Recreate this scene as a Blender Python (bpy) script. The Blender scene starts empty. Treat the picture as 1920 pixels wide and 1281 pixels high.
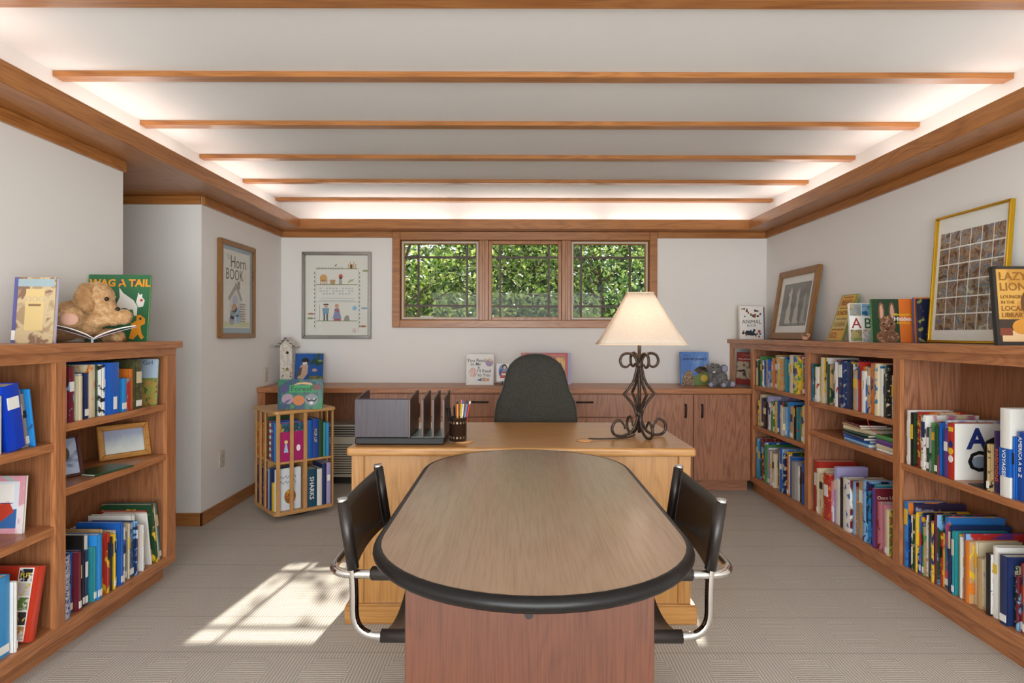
import bpy, bmesh, math, random
from mathutils import Matrix, Vector
R = math.radians
PI = math.pi
S = bpy.context.scene
C = S.collection
random.seed(7)

# ------------------------------------------------------------------ camera, world, sun, exposure
FPX, HC, U0, V0 = 1150.0, 1.27, 965.0, 626.0      # focal length in px, camera height, vanishing point
cam_d = bpy.data.cameras.new('camera')
cam = bpy.data.objects.new('camera', cam_d); C.objects.link(cam)
cam_d.sensor_width = 36.0
cam_d.lens = FPX * 36.0 / 1920.0
cam_d.shift_x = -(U0 - 960.0) / 1920.0
cam_d.shift_y = -(640.5 - V0) / 1920.0
cam_d.clip_start = 0.05
cam.matrix_world = Matrix.Translation((0, 0, HC)) @ Matrix.Rotation(R(90), 4, 'X') @ Matrix.Rotation(R(0.14), 4, 'Z')
S.camera = cam

W = bpy.data.worlds.new('world'); S.world = W
W.use_nodes = True
wn = W.node_tree.nodes; wl = W.node_tree.links
bg = wn['Background']
sky = wn.new('ShaderNodeTexSky'); sky.sky_type = 'HOSEK_WILKIE'
sky.sun_direction = (0.11, 0.82, 0.565); sky.turbidity = 3.5; sky.ground_albedo = 0.35
mixw = wn.new('ShaderNodeMixRGB'); mixw.inputs[0].default_value = 0.55
mixw.inputs[2].default_value = (1.0, 0.98, 0.95, 1)
wl.new(sky.outputs[0], mixw.inputs[1]); wl.new(mixw.outputs[0], bg.inputs[0])
bg.inputs[1].default_value = 1.6

sun_d = bpy.data.lights.new('sun', 'SUN'); sun_d.energy = 8.0; sun_d.angle = R(0.6); sun_d.color = (1.0, 0.95, 0.86)
sun = bpy.data.objects.new('sun', sun_d); C.objects.link(sun)
sd = Vector((-0.125, -1.0, -0.69))                 # the way the light travels: in through the back window
sun.rotation_euler = sd.to_track_quat('-Z', 'Y').to_euler()
sun.location = (1, 12, 9)

day_d = bpy.data.lights.new('daylight', 'AREA'); day_d.shape = 'RECTANGLE'; day_d.size = 3.5; day_d.size_y = 1.87; day_d.energy = 140; day_d.color = (0.94, 0.975, 1.0)
day = bpy.data.objects.new('daylight', day_d); C.objects.link(day)      # added fill lamp, unseen behind the camera at the rear wall opening
day.location = (0.05, -1.72, 1.185); day.rotation_euler = (R(90), 0, 0)

S.view_settings.view_transform = 'Standard'
S.view_settings.look = 'None'
S.view_settings.gamma = 1.0
S.view_settings.use_curve_mapping = False
S.view_settings.exposure = 0.35
COVE = 10.5                                        # emission of the fluorescent tubes in the light cove

# ------------------------------------------------------------------ helpers
def lin(c):
    if isinstance(c, str):
        c = [int(c[i:i+2], 16) for i in (0, 2, 4)]
    return tuple(((v/255)/12.92 if v/255 <= 0.04045 else ((v/255+0.055)/1.055)**2.4) for v in c) + (1.0,)

class NT:
    def __init__(s, name):
        s.m = bpy.data.materials.new(name); s.m.use_nodes = True
        s.n = s.m.node_tree.nodes; s.l = s.m.node_tree.links
        s.p = s.n['Principled BSDF']; s.out = s.n['Material Output']
    def add(s, t, **kw):
        n = s.n.new(t)
        for k, v in kw.items(): setattr(n, k, v)
        return n
    def link(s, a, b): s.l.new(a, b)
    def math(s, op, a, b=None):
        n = s.n.new('ShaderNodeMath'); n.operation = op
        for i, v in enumerate((a, b)):
            if v is None: continue
            if isinstance(v, (int, float)): n.inputs[i].default_value = v
            else: s.l.new(v, n.inputs[i])
        return n.outputs[0]
    def mix(s, f, a, b):
        n = s.n.new('ShaderNodeMixRGB')
        for i, v in enumerate((f, a, b)):
            if isinstance(v, (int, float)): n.inputs[i].default_value = v
            elif isinstance(v, tuple): n.inputs[i].default_value = v
            else: s.l.new(v, n.inputs[i])
        return n.outputs[0]
    def ramp(s, fac, stops):
        n = s.n.new('ShaderNodeValToRGB'); e = n.color_ramp.elements
        e[0].position, e[0].color = stops[0][0], stops[0][1]
        e[1].position, e[1].color = stops[-1][0], stops[-1][1]
        for p, c in stops[1:-1]:
            x = e.new(p); x.color = c
        s.l.new(fac, n.inputs[0]); return n.outputs[0]
    def coords(s, scale=(1, 1, 1), kind='Object', rot=(0, 0, 0)):
        tc = s.n.new('ShaderNodeTexCoord'); mp = s.n.new('ShaderNodeMapping')
        mp.inputs['Scale'].default_value = scale; mp.inputs['Rotation'].default_value = rot
        s.l.new(tc.outputs[kind], mp.inputs[0]); return mp.outputs[0]
    def noise(s, vec, scale, detail=3, dist=0.0, rough=0.5):
        n = s.n.new('ShaderNodeTexNoise'); n.inputs['Scale'].default_value = scale
        n.inputs['Detail'].default_value = detail; n.inputs['Distortion'].default_value = dist
        n.inputs['Roughness'].default_value = rough
        s.l.new(vec, n.inputs['Vector']); return n.outputs['Fac']
    def bump(s, h, strength=0.2, dist=0.002):
        b = s.n.new('ShaderNodeBump'); b.inputs['Strength'].default_value = strength
        b.inputs['Distance'].default_value = dist
        s.l.new(h, b.inputs['Height']); s.l.new(b.outputs[0], s.p.inputs['Normal'])

MATS = {}
def plain(name, col, rough=0.5, metal=0.0, spec=0.5, coat=0.0):
    if name in MATS: return MATS[name]
    t = NT(name); t.p.inputs['Base Color'].default_value = lin(col)
    t.p.inputs['Roughness'].default_value = rough; t.p.inputs['Metallic'].default_value = metal
    t.p.inputs['Specular IOR Level'].default_value = spec
    t.p.inputs['Coat Weight'].default_value = coat
    MATS[name] = t.m; return t.m

def speck(name, col, col2, scale, rough=0.6, lo=0.4, hi=0.6, bump=0.0, detail=4):
    if name in MATS: return MATS[name]
    t = NT(name); v = t.coords()
    f = t.noise(v, scale, detail)
    t.link(t.ramp(f, [(lo, lin(col)), (hi, lin(col2))]), t.p.inputs['Base Color'])
    t.p.inputs['Roughness'].default_value = rough
    if bump: t.bump(f, bump, 0.003)
    MATS[name] = t.m; return t.m

def wood(name, light, dark, axis, rough=0.38, across=9.0, coat=0.15, contrast=1.0, fine=0.5):
    key = name + '_' + axis
    if key in MATS: return MATS[key]
    t = NT(key)
    i = 'xyz'.index(axis)
    sc = [across]*3; sc[i] = across*0.09
    v = t.coords(tuple(sc))
    f1 = t.noise(v, 1.0, 2, 1.2)
    rings = t.math('FRACT', t.math('MULTIPLY', f1, 9.0 * contrast))
    rings = t.math('ABSOLUTE', t.math('SUBTRACT', rings, 0.5))
    sc2 = [230.0]*3; sc2[i] = 7.0
    v2 = t.coords(tuple(sc2)); f2 = t.noise(v2, 1.0, 2)
    v3 = t.coords((1.7, 1.7, 1.7)); f3 = t.noise(v3, 1.0, 1)
    a, b = lin(light), lin(dark)
    mid = tuple((x+y)/2 for x, y in zip(a, b))
    c1 = t.ramp(rings, [(0.0, b), (0.16, mid), (0.38, a)])
    c2 = t.ramp(f2, [(0.36, b), (0.56, a)])
    c = t.mix(fine, c1, c2)
    c = t.mix(t.math('MULTIPLY', f3, 0.35), c, mid)
    t.link(c, t.p.inputs['Base Color'])
    t.p.inputs['Roughness'].default_value = rough
    t.p.inputs['Coat Weight'].default_value = coat; t.p.inputs['Coat Roughness'].default_value = 0.25
    t.bump(f2, 0.08, 0.001)
    MATS[key] = t.m; return t.m

def OAK(a): return wood('oak_bookcase', 'BE7F50', '8A5232', a)
def TRIM(a): return wood('oak_trim', 'B57840', '865024', a, rough=0.34, across=7)
def CAB(a): return wood('oak_cabinet', 'B27B5A', '764733', a, rough=0.42, across=8, contrast=1.3, fine=0.4)
def INNER(a): return wood('oak_inner', 'A26A44', '704428', a, rough=0.45)
def DESK(a): return wood('golden_oak_desk', 'C18C4D', '9C6A34', a, rough=0.3, across=8, coat=0.3)
def PINE(a): return wood('light_oak', 'C99A62', 'A87843', a, rough=0.45, across=14)

class MB:
    """collects shapes; build() links them as ONE mesh object"""
    def __init__(s): s.v = []; s.f = []; s.mi = []; s.sm = []
    def add(s, vs, fs, mi=0, smooth=False, M=None):
        o = len(s.v)
        for p in vs:
            p = Vector(p)
            s.v.append(tuple(M @ p) if M is not None else tuple(p))
        for f in fs:
            s.f.append([o+i for i in f]); s.mi.append(mi); s.sm.append(smooth)
        return s
    def box(s, x0, x1, y0, y1, z0, z1, mi=0, M=None):
        if x0 > x1: x0, x1 = x1, x0
        if y0 > y1: y0, y1 = y1, y0
        if z0 > z1: z0, z1 = z1, z0
        vs = [(x0,y0,z0),(x1,y0,z0),(x1,y1,z0),(x0,y1,z0),(x0,y0,z1),(x1,y0,z1),(x1,y1,z1),(x0,y1,z1)]
        fs = [(0,3,2,1),(4,5,6,7),(0,1,5,4),(1,2,6,5),(2,3,7,6),(3,0,4,7)]
        return s.add(vs, fs, mi, False, M)
    def prism(s, pts, h0, h1, axis='z', mi=0, M=None, smooth=False):
        """polygon (counter-clockwise) extruded along an axis"""
        n = len(pts)
        def P(a, b, h):
            return {'z': (a, b, h), 'y': (a, h, b), 'x': (h, a, b)}[axis]
        vs = [P(a, b, h0) for a, b in pts] + [P(a, b, h1) for a, b in pts]
        fs = [tuple(range(n))[::-1], tuple(range(n, 2*n))]
        s.add(vs, fs, mi, False, M)
        o = len(s.v) - 2*n
        for i in range(n):
            j = (i+1) % n
            s.f.append([o+i, o+j, o+n+j, o+n+i]); s.mi.append(mi); s.sm.append(smooth)
        return s
    def tube(s, path, r, seg=10, mi=0, closed=False, M=None, caps=True):
        path = [Vector(p) for p in path]; n = len(path)
        rs = r if isinstance(r, (list, tuple)) else [r]*n
        vs = []; fs = []
        up = None
        for i, p in enumerate(path):
            if closed: d = path[(i+1) % n] - path[i-1]
            else: d = path[min(i+1, n-1)] - path[max(i-1, 0)]
            d.normalize()
            if up is None:
                up = Vector((0, 0, 1)) if abs(d.z) < 0.9 else Vector((1, 0, 0))
            a = d.cross(up)
            if a.length < 1e-5: a = d.cross(Vector((0, 1, 0)))
            a.normalize(); b = a.cross(d).normalized(); up = b
            for k in range(seg):
                t = 2*PI*k/seg
                vs.append(p + (a*math.cos(t) + b*math.sin(t))*rs[i])
        m = n if closed else n-1
        for i in range(m):
            for k in range(seg):
                j = (i+1) % n; l = (k+1) % seg
                fs.append((i*seg+k, i*seg+l, j*seg+l, j*seg+k))
        s.add(vs, fs, mi, True, M)
        if caps and not closed:
            o = len(s.v) - n*seg
            s.f.append([o+k for k in range(seg)][::-1]); s.mi.append(mi); s.sm.append(False)
            s.f.append([o+(n-1)*seg+k for k in range(seg)]); s.mi.append(mi); s.sm.append(False)
        return s
    def lathe(s, prof, seg=24, mi=0, M=None, smooth=True, c=(0, 0)):
        vs = []; fs = []
        for r, z in prof:
            for k in range(seg):
                t = 2*PI*k/seg; vs.append((c[0]+r*math.cos(t), c[1]+r*math.sin(t), z))
        for i in range(len(prof)-1):
            for k in range(seg):
                l = (k+1) % seg
                fs.append((i*seg+k, i*seg+l, (i+1)*seg+l, (i+1)*seg+k))
        s.add(vs, fs, mi, smooth, M)
        o = len(s.v) - len(prof)*seg
        s.f.append([o+k for k in range(seg)][::-1]); s.mi.append(mi); s.sm.append(False)
        s.f.append([o+(len(prof)-1)*seg+k for k in range(seg)]); s.mi.append(mi); s.sm.append(False)
        return s
    def ell(s, c, r, M=None, seg=14, rings=9, mi=0, rot=None):
        vs = [(0, 0, -1)]; fs = []
        for i in range(1, rings):
            p = PI*i/rings - PI/2
            for k in range(seg):
                t = 2*PI*k/seg; vs.append((math.cos(p)*math.cos(t), math.cos(p)*math.sin(t), math.sin(p)))
        vs.append((0, 0, 1)); e = len(vs)-1
        for k in range(seg): fs.append((0, 1+(k+1) % seg, 1+k))
        for i in range(rings-2):
            for k in range(seg):
                a = 1+i*seg; l = (k+1) % seg
                fs.append((a+k, a+l, a+seg+l, a+seg+k))
        a = 1+(rings-2)*seg
        for k in range(seg): fs.append((a+k, a+(k+1) % seg, e))
        Q = Matrix.Translation(c) @ (rot.to_matrix().to_4x4() if rot is not None else Matrix.Identity(4)) @ Matrix.Diagonal((r[0], r[1], r[2], 1))
        if M is not None: Q = M @ Q
        return s.add(vs, fs, mi, True, Q)
    def grid(s, fn, nu, nv, mi=0, M=None, smooth=True):
        vs = [fn(i/nu, j/nv) for j in range(nv+1) for i in range(nu+1)]
        fs = [(j*(nu+1)+i, j*(nu+1)+i+1, (j+1)*(nu+1)+i+1, (j+1)*(nu+1)+i) for j in range(nv) for i in range(nu)]
        return s.add(vs, fs, mi, smooth, M)
    def build(s, name, mats, parent=None, bevel=0.0, local=False, seg=1):
        me = bpy.data.meshes.new(name)
        me.from_pydata(s.v, [], s.f)
        if not isinstance(mats, (list, tuple)): mats = [mats]
        for m in mats: me.materials.append(m)
        me.polygons.foreach_set('material_index', s.mi)
        me.polygons.foreach_set('use_smooth', s.sm)
        me.update()
        o = bpy.data.objects.new(name, me); C.objects.link(o)
        if bevel:
            b = o.modifiers.new('edge', 'BEVEL'); b.width = bevel; b.segments = seg; b.limit_method = 'ANGLE'; b.angle_limit = R(40)
        if parent is not None:
            o.parent = parent
            if not local: o.matrix_parent_inverse = WM(parent).inverted()
        return o

def WM(o):
    """world matrix from the local ones (nothing is evaluated yet)"""
    m = o.matrix_basis.copy()
    if o.parent is not None: m = WM(o.parent) @ o.matrix_parent_inverse @ m
    return m

def tag(o, label=None, cat=None, group=None, kind=None):
    if label: o['label'] = label
    if cat: o['category'] = cat
    if group: o['group'] = group
    if kind: o['kind'] = kind
    return o

def thing(name, label, cat, M=(0, 0, 0), group=None, kind=None):
    o = bpy.data.objects.new(name, None); C.objects.link(o)
    o.empty_display_size = 0.05
    o.matrix_basis = M if isinstance(M, Matrix) else Matrix.Translation(M)
    return tag(o, label, cat, group, kind)

def struct(name, mb, mats, **kw):
    o = mb.build(name, mats, **kw); o['kind'] = 'structure'; return o

def fillet(pts, rad, n=7):
    pts = [Vector(p) for p in pts]; out = [pts[0]]
    for i in range(1, len(pts)-1):
        a, b, c = pts[i-1], pts[i], pts[i+1]
        d1 = (a-b).normalized(); d2 = (c-b).normalized()
        r = min(rad, (a-b).length*0.49, (c-b).length*0.49)
        p, q = b+d1*r, b+d2*r
        for k in range(n+1):
            t = k/n; out.append((1-t)**2*p + 2*t*(1-t)*b + t*t*q)
    out.append(pts[-1]); return out

def spline(pts, n=8):
    P = [Vector(p) for p in pts]; out = []
    for i in range(len(P)-1):
        p0 = P[max(i-1, 0)]; p1 = P[i]; p2 = P[i+1]; p3 = P[min(i+2, len(P)-1)]
        for k in range(n):
            t = k/n
            out.append(0.5*((2*p1) + (p2-p0)*t + (2*p0-5*p1+4*p2-p3)*t*t + (3*p1-p0-3*p2+p3)*t**3))
    out.append(P[-1]); return out

TXT = {}
def text_mesh(body, size, align, bold):
    k = (body, round(size, 5), align, bold)
    if k in TXT: return TXT[k]
    cu = bpy.data.curves.new('lettering', 'FONT'); cu.body = body; cu.size = size
    cu.align_x = align; cu.extrude = 0.0003; cu.offset = bold*size; cu.resolution_u = 2
    ob = bpy.data.objects.new('lettering', cu); C.objects.link(ob)
    me = bpy.data.meshes.new_from_object(ob)
    bpy.data.objects.remove(ob); TXT[k] = me
    return me

def text(body, size, M, mat, parent, align='CENTER', bold=0.0, sx=1.0):
    """M: in the parent's own frame; letters stand in the XZ plane and face -Y"""
    me = text_mesh(body, size, align, bold).copy()
    me.materials.clear(); me.materials.append(mat)
    o = bpy.data.objects.new('lettering', me); C.objects.link(o); o.parent = parent
    o.matrix_basis = M @ Matrix.Rotation(R(90), 4, 'X') @ Matrix.Diagonal((sx, 1, 1, 1))
    return o

def T(x, y, z): return Matrix.Translation((x, y, z))
def RZ(d): return Matrix.Rotation(R(d), 4, 'Z')
def RX(d): return Matrix.Rotation(R(d), 4, 'X')
def RY(d): return Matrix.Rotation(R(d), 4, 'Y')
def px(u, v, Y):
    return Vector(((u-U0)*Y/FPX, Y, HC-(v-V0)*Y/FPX))

def circle(cx, cy, rx, ry=None, n=18, a0=0.0, a1=2*PI):
    ry = rx if ry is None else ry
    full = abs(a1-a0-2*PI) < 1e-6
    m = n if full else n+1
    return [(cx+rx*math.cos(a0+(a1-a0)*i/n), cy+ry*math.sin(a0+(a1-a0)*i/n)) for i in range(m)]
# ------------------------------------------------------------------ setting
XL, XR, YB, YF = -2.064, 2.225, 5.42, -1.7
ZS, ZFT, ZCEIL = 2.17, 2.25, 2.44
def wallmat():
    t = NT('wall_paint'); v = t.coords(); f = t.noise(v, 90, 3)
    t.p.inputs['Base Color'].default_value = lin('E9E7E4'); t.p.inputs['Roughness'].default_value = 0.75
    t.bump(f, 0.05, 0.001); return t.m
WALL = wallmat()
CEIL = plain('ceiling_paint', 'E4E4E3', 0.8)

def carpet():
    t = NT('carpet')
    tc = t.add('ShaderNodeTexCoord'); sp = t.add('ShaderNodeSeparateXYZ'); t.link(tc.outputs['Object'], sp.inputs[0])
    x, y = sp.outputs[0], sp.outputs[1]
    P = 0.3067
    fy = t.math('FRACT', t.math('DIVIDE', t.math('SUBTRACT', y, 2.442-30*P), P))       # 0..1 within a row
    fx = t.math('FRACT', t.math('DIVIDE', t.math('ADD', x, 30.0), P))
    ay = t.math('ABSOLUTE', t.math('SUBTRACT', fy, 0.5)); ax = t.math('ABSOLUTE', t.math('SUBTRACT', fx, 0.5))
    inside = t.math('MULTIPLY', t.math('LESS_THAN', t.math('ADD', ax, t.math('MULTIPLY', ay, 0.35)), 0.30), t.math('LESS_THAN', ay, 0.36))
    ribs_y = t.math('SINE', t.math('MULTIPLY', y, 2*PI/0.0125))
    ribs_x = t.math('SINE', t.math('MULTIPLY', x, 2*PI/0.0125))
    rib = t.math('ADD', t.math('MULTIPLY', inside, ribs_y), t.math('MULTIPLY', t.math('SUBTRACT', 1.0, inside), ribs_x))
    loop = t.math('MULTIPLY', t.math('SINE', t.math('MULTIPLY', x, 2*PI/0.016)), t.math('SINE', t.math('MULTIPLY', y, 2*PI/0.011)))
    v = t.coords(); n1 = t.noise(v, 260, 2); n2 = t.noise(v, 2.2, 2)
    h = t.math('ADD', t.math('ADD', t.math('MULTIPLY', rib, 0.22), t.math('MULTIPLY', loop, 0.12)), t.math('MULTIPLY', n1, 0.7))
    h = t.math('ADD', h, 0.15)
    col = t.ramp(h, [(0.15, lin('9A9289')), (0.5, lin('C2BBB1')), (0.85, lin('DDD7CC'))])
    seam = t.math('GREATER_THAN', ay, 0.486)
    col = t.mix(t.math('MULTIPLY', seam, 0.4), col, lin('8A8178'))
    col = t.mix(t.math('MULTIPLY', n2, 0.25), col, lin('A89F95'))
    t.link(col, t.p.inputs['Base Color']); t.p.inputs['Roughness'].default_value = 0.95
    t.p.inputs['Specular IOR Level'].default_value = 0.1
    t.bump(h, 0.5, 0.004); return t.m
struct('floor', MB().box(-3.4, XR+0.1, YF-0.1, YB+0.1, -0.1, 0.0), carpet())

ceil_o = struct('ceiling', MB().box(XL-0.1, XR+0.1, YF-0.1, YB+0.1, ZCEIL, ZCEIL+0.1), CEIL)
bm_ = MB().box(XL, XR, -0.063, 0, ZCEIL-0.026, ZCEIL-0.0005)
beam0 = None
for k in range(11):
    ye = 5.345-0.637*k
    if beam0 is None:
        beam0 = bm_.build('beam', TRIM('x'), ceil_o, bevel=0.002); o = beam0
    else:
        o = beam0.copy(); C.objects.link(o)
    o.location = (0, ye, 0)

# window opening in the back wall
WX0, WX1, WZ0, WZ1 = -1.03, 1.205, 1.375, 2.10
struct('wall_back', MB().box(XL-0.1, WX0, YB, YB+0.14, 0, ZCEIL).box(WX1, XR+0.1, YB, YB+0.14, 0, ZCEIL)
       .box(WX0, WX1, YB, YB+0.14, 0, WZ0).box(WX0, WX1, YB, YB+0.14, WZ1, ZCEIL), WALL)
struct('wall_right', MB().box(XR, XR+0.1, YF, YB, 0, ZCEIL), WALL)
HY0, HY1 = 3.23, 4.04
struct('wall_left', MB().box(XL-0.1, XL, HY1, YB, 0, ZCEIL).box(XL-0.1, XL, YF, HY0, 0, ZCEIL)
       .box(XL-0.1, XL, HY0, HY1, ZS+0.02, ZCEIL), WALL)
struct('wall_hall', MB().box(-3.4, XL-0.1, HY1, HY1+0.1, 0, ZCEIL).box(-3.4, XL-0.1, HY0-0.1, HY0, 0, ZCEIL)
       .box(-3.5, -3.4, HY0-0.1, HY1+0.1, 0, ZCEIL).box(-3.4, XL-0.1, HY0, HY1, ZS+0.02, ZCEIL), WALL)
# rear wall behind the camera; its wide opening is invented to let fill light in
struct('wall_rear', MB().box(XL-0.1, -1.7, YF-0.1, YF, 0, ZCEIL).box(1.8, XR+0.1, YF-0.1, YF, 0, ZCEIL)
       .box(-1.7, 1.8, YF-0.1, YF, 0, 0.25).box(-1.7, 1.8, YF-0.1, YF, 2.12, ZCEIL), WALL)

# light-cove ledge: soffit boards, fascia boards, wall moulding
XFL, XFR, YFB = -1.857, 2.023, 5.26
struct('trim_1', MB().box(XFR, XR, YF, YB, ZS, ZS+0.018), TRIM('y'))
struct('trim_2', MB().box(XL, XFL, YF, YB, ZS, ZS+0.018), TRIM('y'))
struct('trim_3', MB().box(XFL, XFR, YFB, YB, ZS, ZS+0.018), TRIM('x'))
struct('trim_4', MB().box(XFR-0.02, XFR, YF, YFB-0.001, ZS-0.004, ZFT), TRIM('y'), bevel=0.003)
struct('trim_5', MB().box(XFL, XFL+0.02, YF, YFB-0.001, ZS-0.004, ZFT), TRIM('y'), bevel=0.003)
struct('trim_6', MB().box(XFL, XFR, YFB-0.02, YFB, ZS-0.004, ZFT), TRIM('x'), bevel=0.003)
struct('trim_7', MB().box(XR-0.02, XR, YF, YB-0.02, 2.115, ZS), TRIM('y'), bevel=0.003)
struct('trim_8', MB().box(XL, XL+0.02, HY1, YB-0.02, 2.115, ZS).box(XL, XL+0.02, YF, HY0, 2.115, ZS), TRIM('y'), bevel=0.003)
struct('trim_9', MB().box(XL, -1.0795, YB-0.02, YB, 2.115, ZS).box(1.2595, XR, YB-0.02, YB, 2.115, ZS), TRIM('x'), bevel=0.003)
struct('trim_10', MB().box(-3.4, XL, HY1-0.02, HY1, 2.115, ZS), TRIM('x'), bevel=0.003)
struct('trim_11', MB().box(-3.4, XL, HY0, HY1, ZS, ZS+0.018), TRIM('x'))
struct('trim_12', MB().box(-3.4, XL, HY0, HY0+0.02, 2.115, ZS), TRIM('x'), bevel=0.003)
# baseboards
struct('baseboard_left', MB().box(XL, XL+0.014, HY1-0.014, YB-0.4, 0, 0.085), TRIM('y'), bevel=0.003)
struct('baseboard_hall', MB().box(-3.4, XL+0.014, HY1-0.014, HY1, 0, 0.085), TRIM('x'), bevel=0.003)
struct('baseboard_near', MB().box(-3.4, XL, HY0, HY0+0.014, 0, 0.085), TRIM('x'), bevel=0.003)
struct('baseboard_back', MB().box(XL, -1.2, YB-0.014, YB, 0, 0.085), TRIM('x'), bevel=0.003)

# window casing, mullions, sashes
def wpx(zx, zy): # pixel of the zoomed crop -> X, Z on the window plane
    p = px(700+zx/3.31, 420+zy/3.31, 5.40); return p.x, p.z
cx0, cz1 = wpx(116, 48); cx1, cz0 = wpx(1762, 645)
ix0, iz1 = wpx(164, 100); ix1, iz0 = wpx(1714, 598)
fr = MB()
for (a, b, c, d) in ((cx0, ix0, cz0, cz1), (ix1, cx1, cz0, cz1)):
    fr.box(a, b, YB-0.022, YB+0.0, c, d)
fr.box(ix0, ix1, YB-0.022, YB, iz1, cz1).box(ix0, ix1, YB-0.022, YB, cz0, iz0)
struct('trim_13', fr, TRIM('x'), bevel=0.004)
fr = MB()   # jamb lining
fr.box(ix0-0.012, ix0, YB-0.01, YB+0.13, iz0, iz1).box(ix1, ix1+0.012, YB-0.01, YB+0.13, iz0, iz1)
fr.box(ix0, ix1, YB-0.01, YB+0.13, iz1, iz1+0.012).box(ix0, ix1, YB-0.01, YB+0.13, iz0-0.012, iz0)
struct('trim_14', fr, TRIM('z'))
for n_, (a, b) in enumerate(((655, 712), (1170, 1226))):
    xa = wpx(a, 0)[0]; xb = wpx(b, 0)[0]
    struct('trim_%d' % (15+n_), MB().box(xa, xb, YB-0.006, YB+0.12, iz0, iz1).box(xa+0.03, xb-0.03, YB-0.016, YB-0.006, iz0, iz1), TRIM('z'), bevel=0.003)
def glassmat():
    t = NT('window_glass')
    tr = t.add('ShaderNodeBsdfTransparent'); gl = t.add('ShaderNodeBsdfGlossy'); gl.inputs['Roughness'].default_value = 0.01
    tr.inputs[0].default_value = (0.985, 0.99, 0.985, 1)
    fz = t.add('ShaderNodeLayerWeight'); fz.inputs[0].default_value = 0.5
    fac = t.math('ADD', t.math('MULTIPLY', t.math('POWER', fz.outputs['Facing'], 4.0), 0.5), 0.006)
    mx = t.add('ShaderNodeMixShader'); t.link(fac, mx.inputs[0]); t.link(tr.outputs[0], mx.inputs[1]); t.link(gl.outputs[0], mx.inputs[2])
    t.link(mx.outputs[0], t.out.inputs[0]); return t.m
GLASS = glassmat()
BRONZE = plain('bronze_muntin', '4A332B', 0.45)
SCREEN = plain('cream_screen_frame', 'C9C1B2', 0.5)
WHITE = plain('white', 'F0EEEA', 0.5)
for n_, (a, b, v1, v2, h1, h2, scr) in enumerate((((165), 655, 272, 578, 202, 507, True), (712, 1170, 785, 1090, 202, 510, False), (1226, 1714, 1293, 1600, 202, 508, True))):
    win = thing('window_%d' % (n_+1), None, None, (0, YB, iz0), kind='structure')
    x0 = wpx(a, 0)[0]; x1 = wpx(b, 0)[0]
    sw = 0.03
    MB().box(x0, x0+sw, YB+0.03, YB+0.075, iz0, iz1).box(x1-sw, x1, YB+0.03, YB+0.075, iz0, iz1)\
        .box(x0+sw, x1-sw, YB+0.03, YB+0.075, iz1-sw, iz1).box(x0+sw, x1-sw, YB+0.03, YB+0.075, iz0, iz0+sw).build('sash', TRIM('z'), win, bevel=0.003)
    gx0, gx1, gz0, gz1 = x0+sw, x1-sw, iz0+sw, iz1-sw
    if scr:
        w = 0.014
        MB().box(gx0-0.02, gx0-0.02+w, YB+0.018, YB+0.03, gz0-0.02, gz1+0.02).box(gx1+0.02-w, gx1+0.02, YB+0.018, YB+0.03, gz0-0.02, gz1+0.02)\
            .box(gx0-0.02+w, gx1+0.02-w, YB+0.018, YB+0.03, gz1+0.02-w, gz1+0.02).box(gx0-0.02+w, gx1+0.02-w, YB+0.018, YB+0.03, gz0-0.02, gz0-0.02+w).build('screen_frame', SCREEN, win)
        xl = gx1+0.004 if n_ == 0 else gx0-0.008
        MB().box(xl, xl+0.008, YB+0.004, YB+0.02, gz0+0.12, gz0+0.19).build('latch', SCREEN, win, bevel=0.002)
    mx1 = wpx(v1, 0)[0]; mx2 = wpx(v2, 0)[0]; mz2 = wpx(0, h1)[1]; mz1 = wpx(0, h2)[1]
    for xx in (mx1, mx2):
        MB().box(xx-0.009, xx+0.009, YB+0.045, YB+0.062, gz0, gz1).build('muntin', BRONZE, win)
    for zz in (mz1, mz2):
        MB().box(gx0, gx1, YB+0.046, YB+0.061, zz-0.009, zz+0.009).build('muntin', BRONZE, win)
    xs = [gx0, mx1, mx2, gx1]; zs = [gz0, mz1, mz2, gz1]
    for i in range(3):
        for j in range(3):
            MB().box(xs[i], xs[i+1], YB+0.052, YB+0.055, zs[j], zs[j+1]).build('pane', GLASS, win)
# crank cover under the left sash
p0 = wpx(290, 575); p1 = wpx(370, 590)
tag(MB().box(p0[0], p1[0], YB-0.03, YB-0.001, p1[1]-0.004, p0[1]+0.006).build('window_crank', SCREEN, bevel=0.003), 'small cream crank cover below the left window sash', 'window crank')

# fluorescent tubes lying in the cove
def emit(name, col, s):
    t = NT(name); e = t.add('ShaderNodeEmission'); e.inputs[0].default_value = col; e.inputs[1].default_value = s
    t.link(e.outputs[0], t.out.inputs[0]); return t.m
TUBE = emit('fluorescent_glow', (1.0, 0.985, 0.955, 1), COVE)
TUBEH = plain('tube_holder', 'E8E6E0', 0.4)
def cove_tube(a, b, nm):
    a = Vector(a); b = Vector(b); d = (b-a).normalized()
    t = thing('fluorescent_tube', nm, 'light tube', tuple((a+b)/2), 'fluorescent tubes in the light cove')
    MB().tube([a+d*0.02, b-d*0.02], 0.013, 8).build('glass_tube', TUBE, t)
    for e, q in ((a, d), (b, -d)):
        MB().tube([e, e+q*0.02], 0.015, 8).build('end_cap', TUBEH, t)
        n = Vector((abs(d.y), abs(d.x), 0))
        MB().box(e.x-0.01, e.x+0.01, e.y-0.01, e.y+0.01, ZS+0.018, e.z-0.005).build('holder', TUBEH, t)
ORDW = ('first', 'second', 'third', 'fourth', 'fifth')
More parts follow.
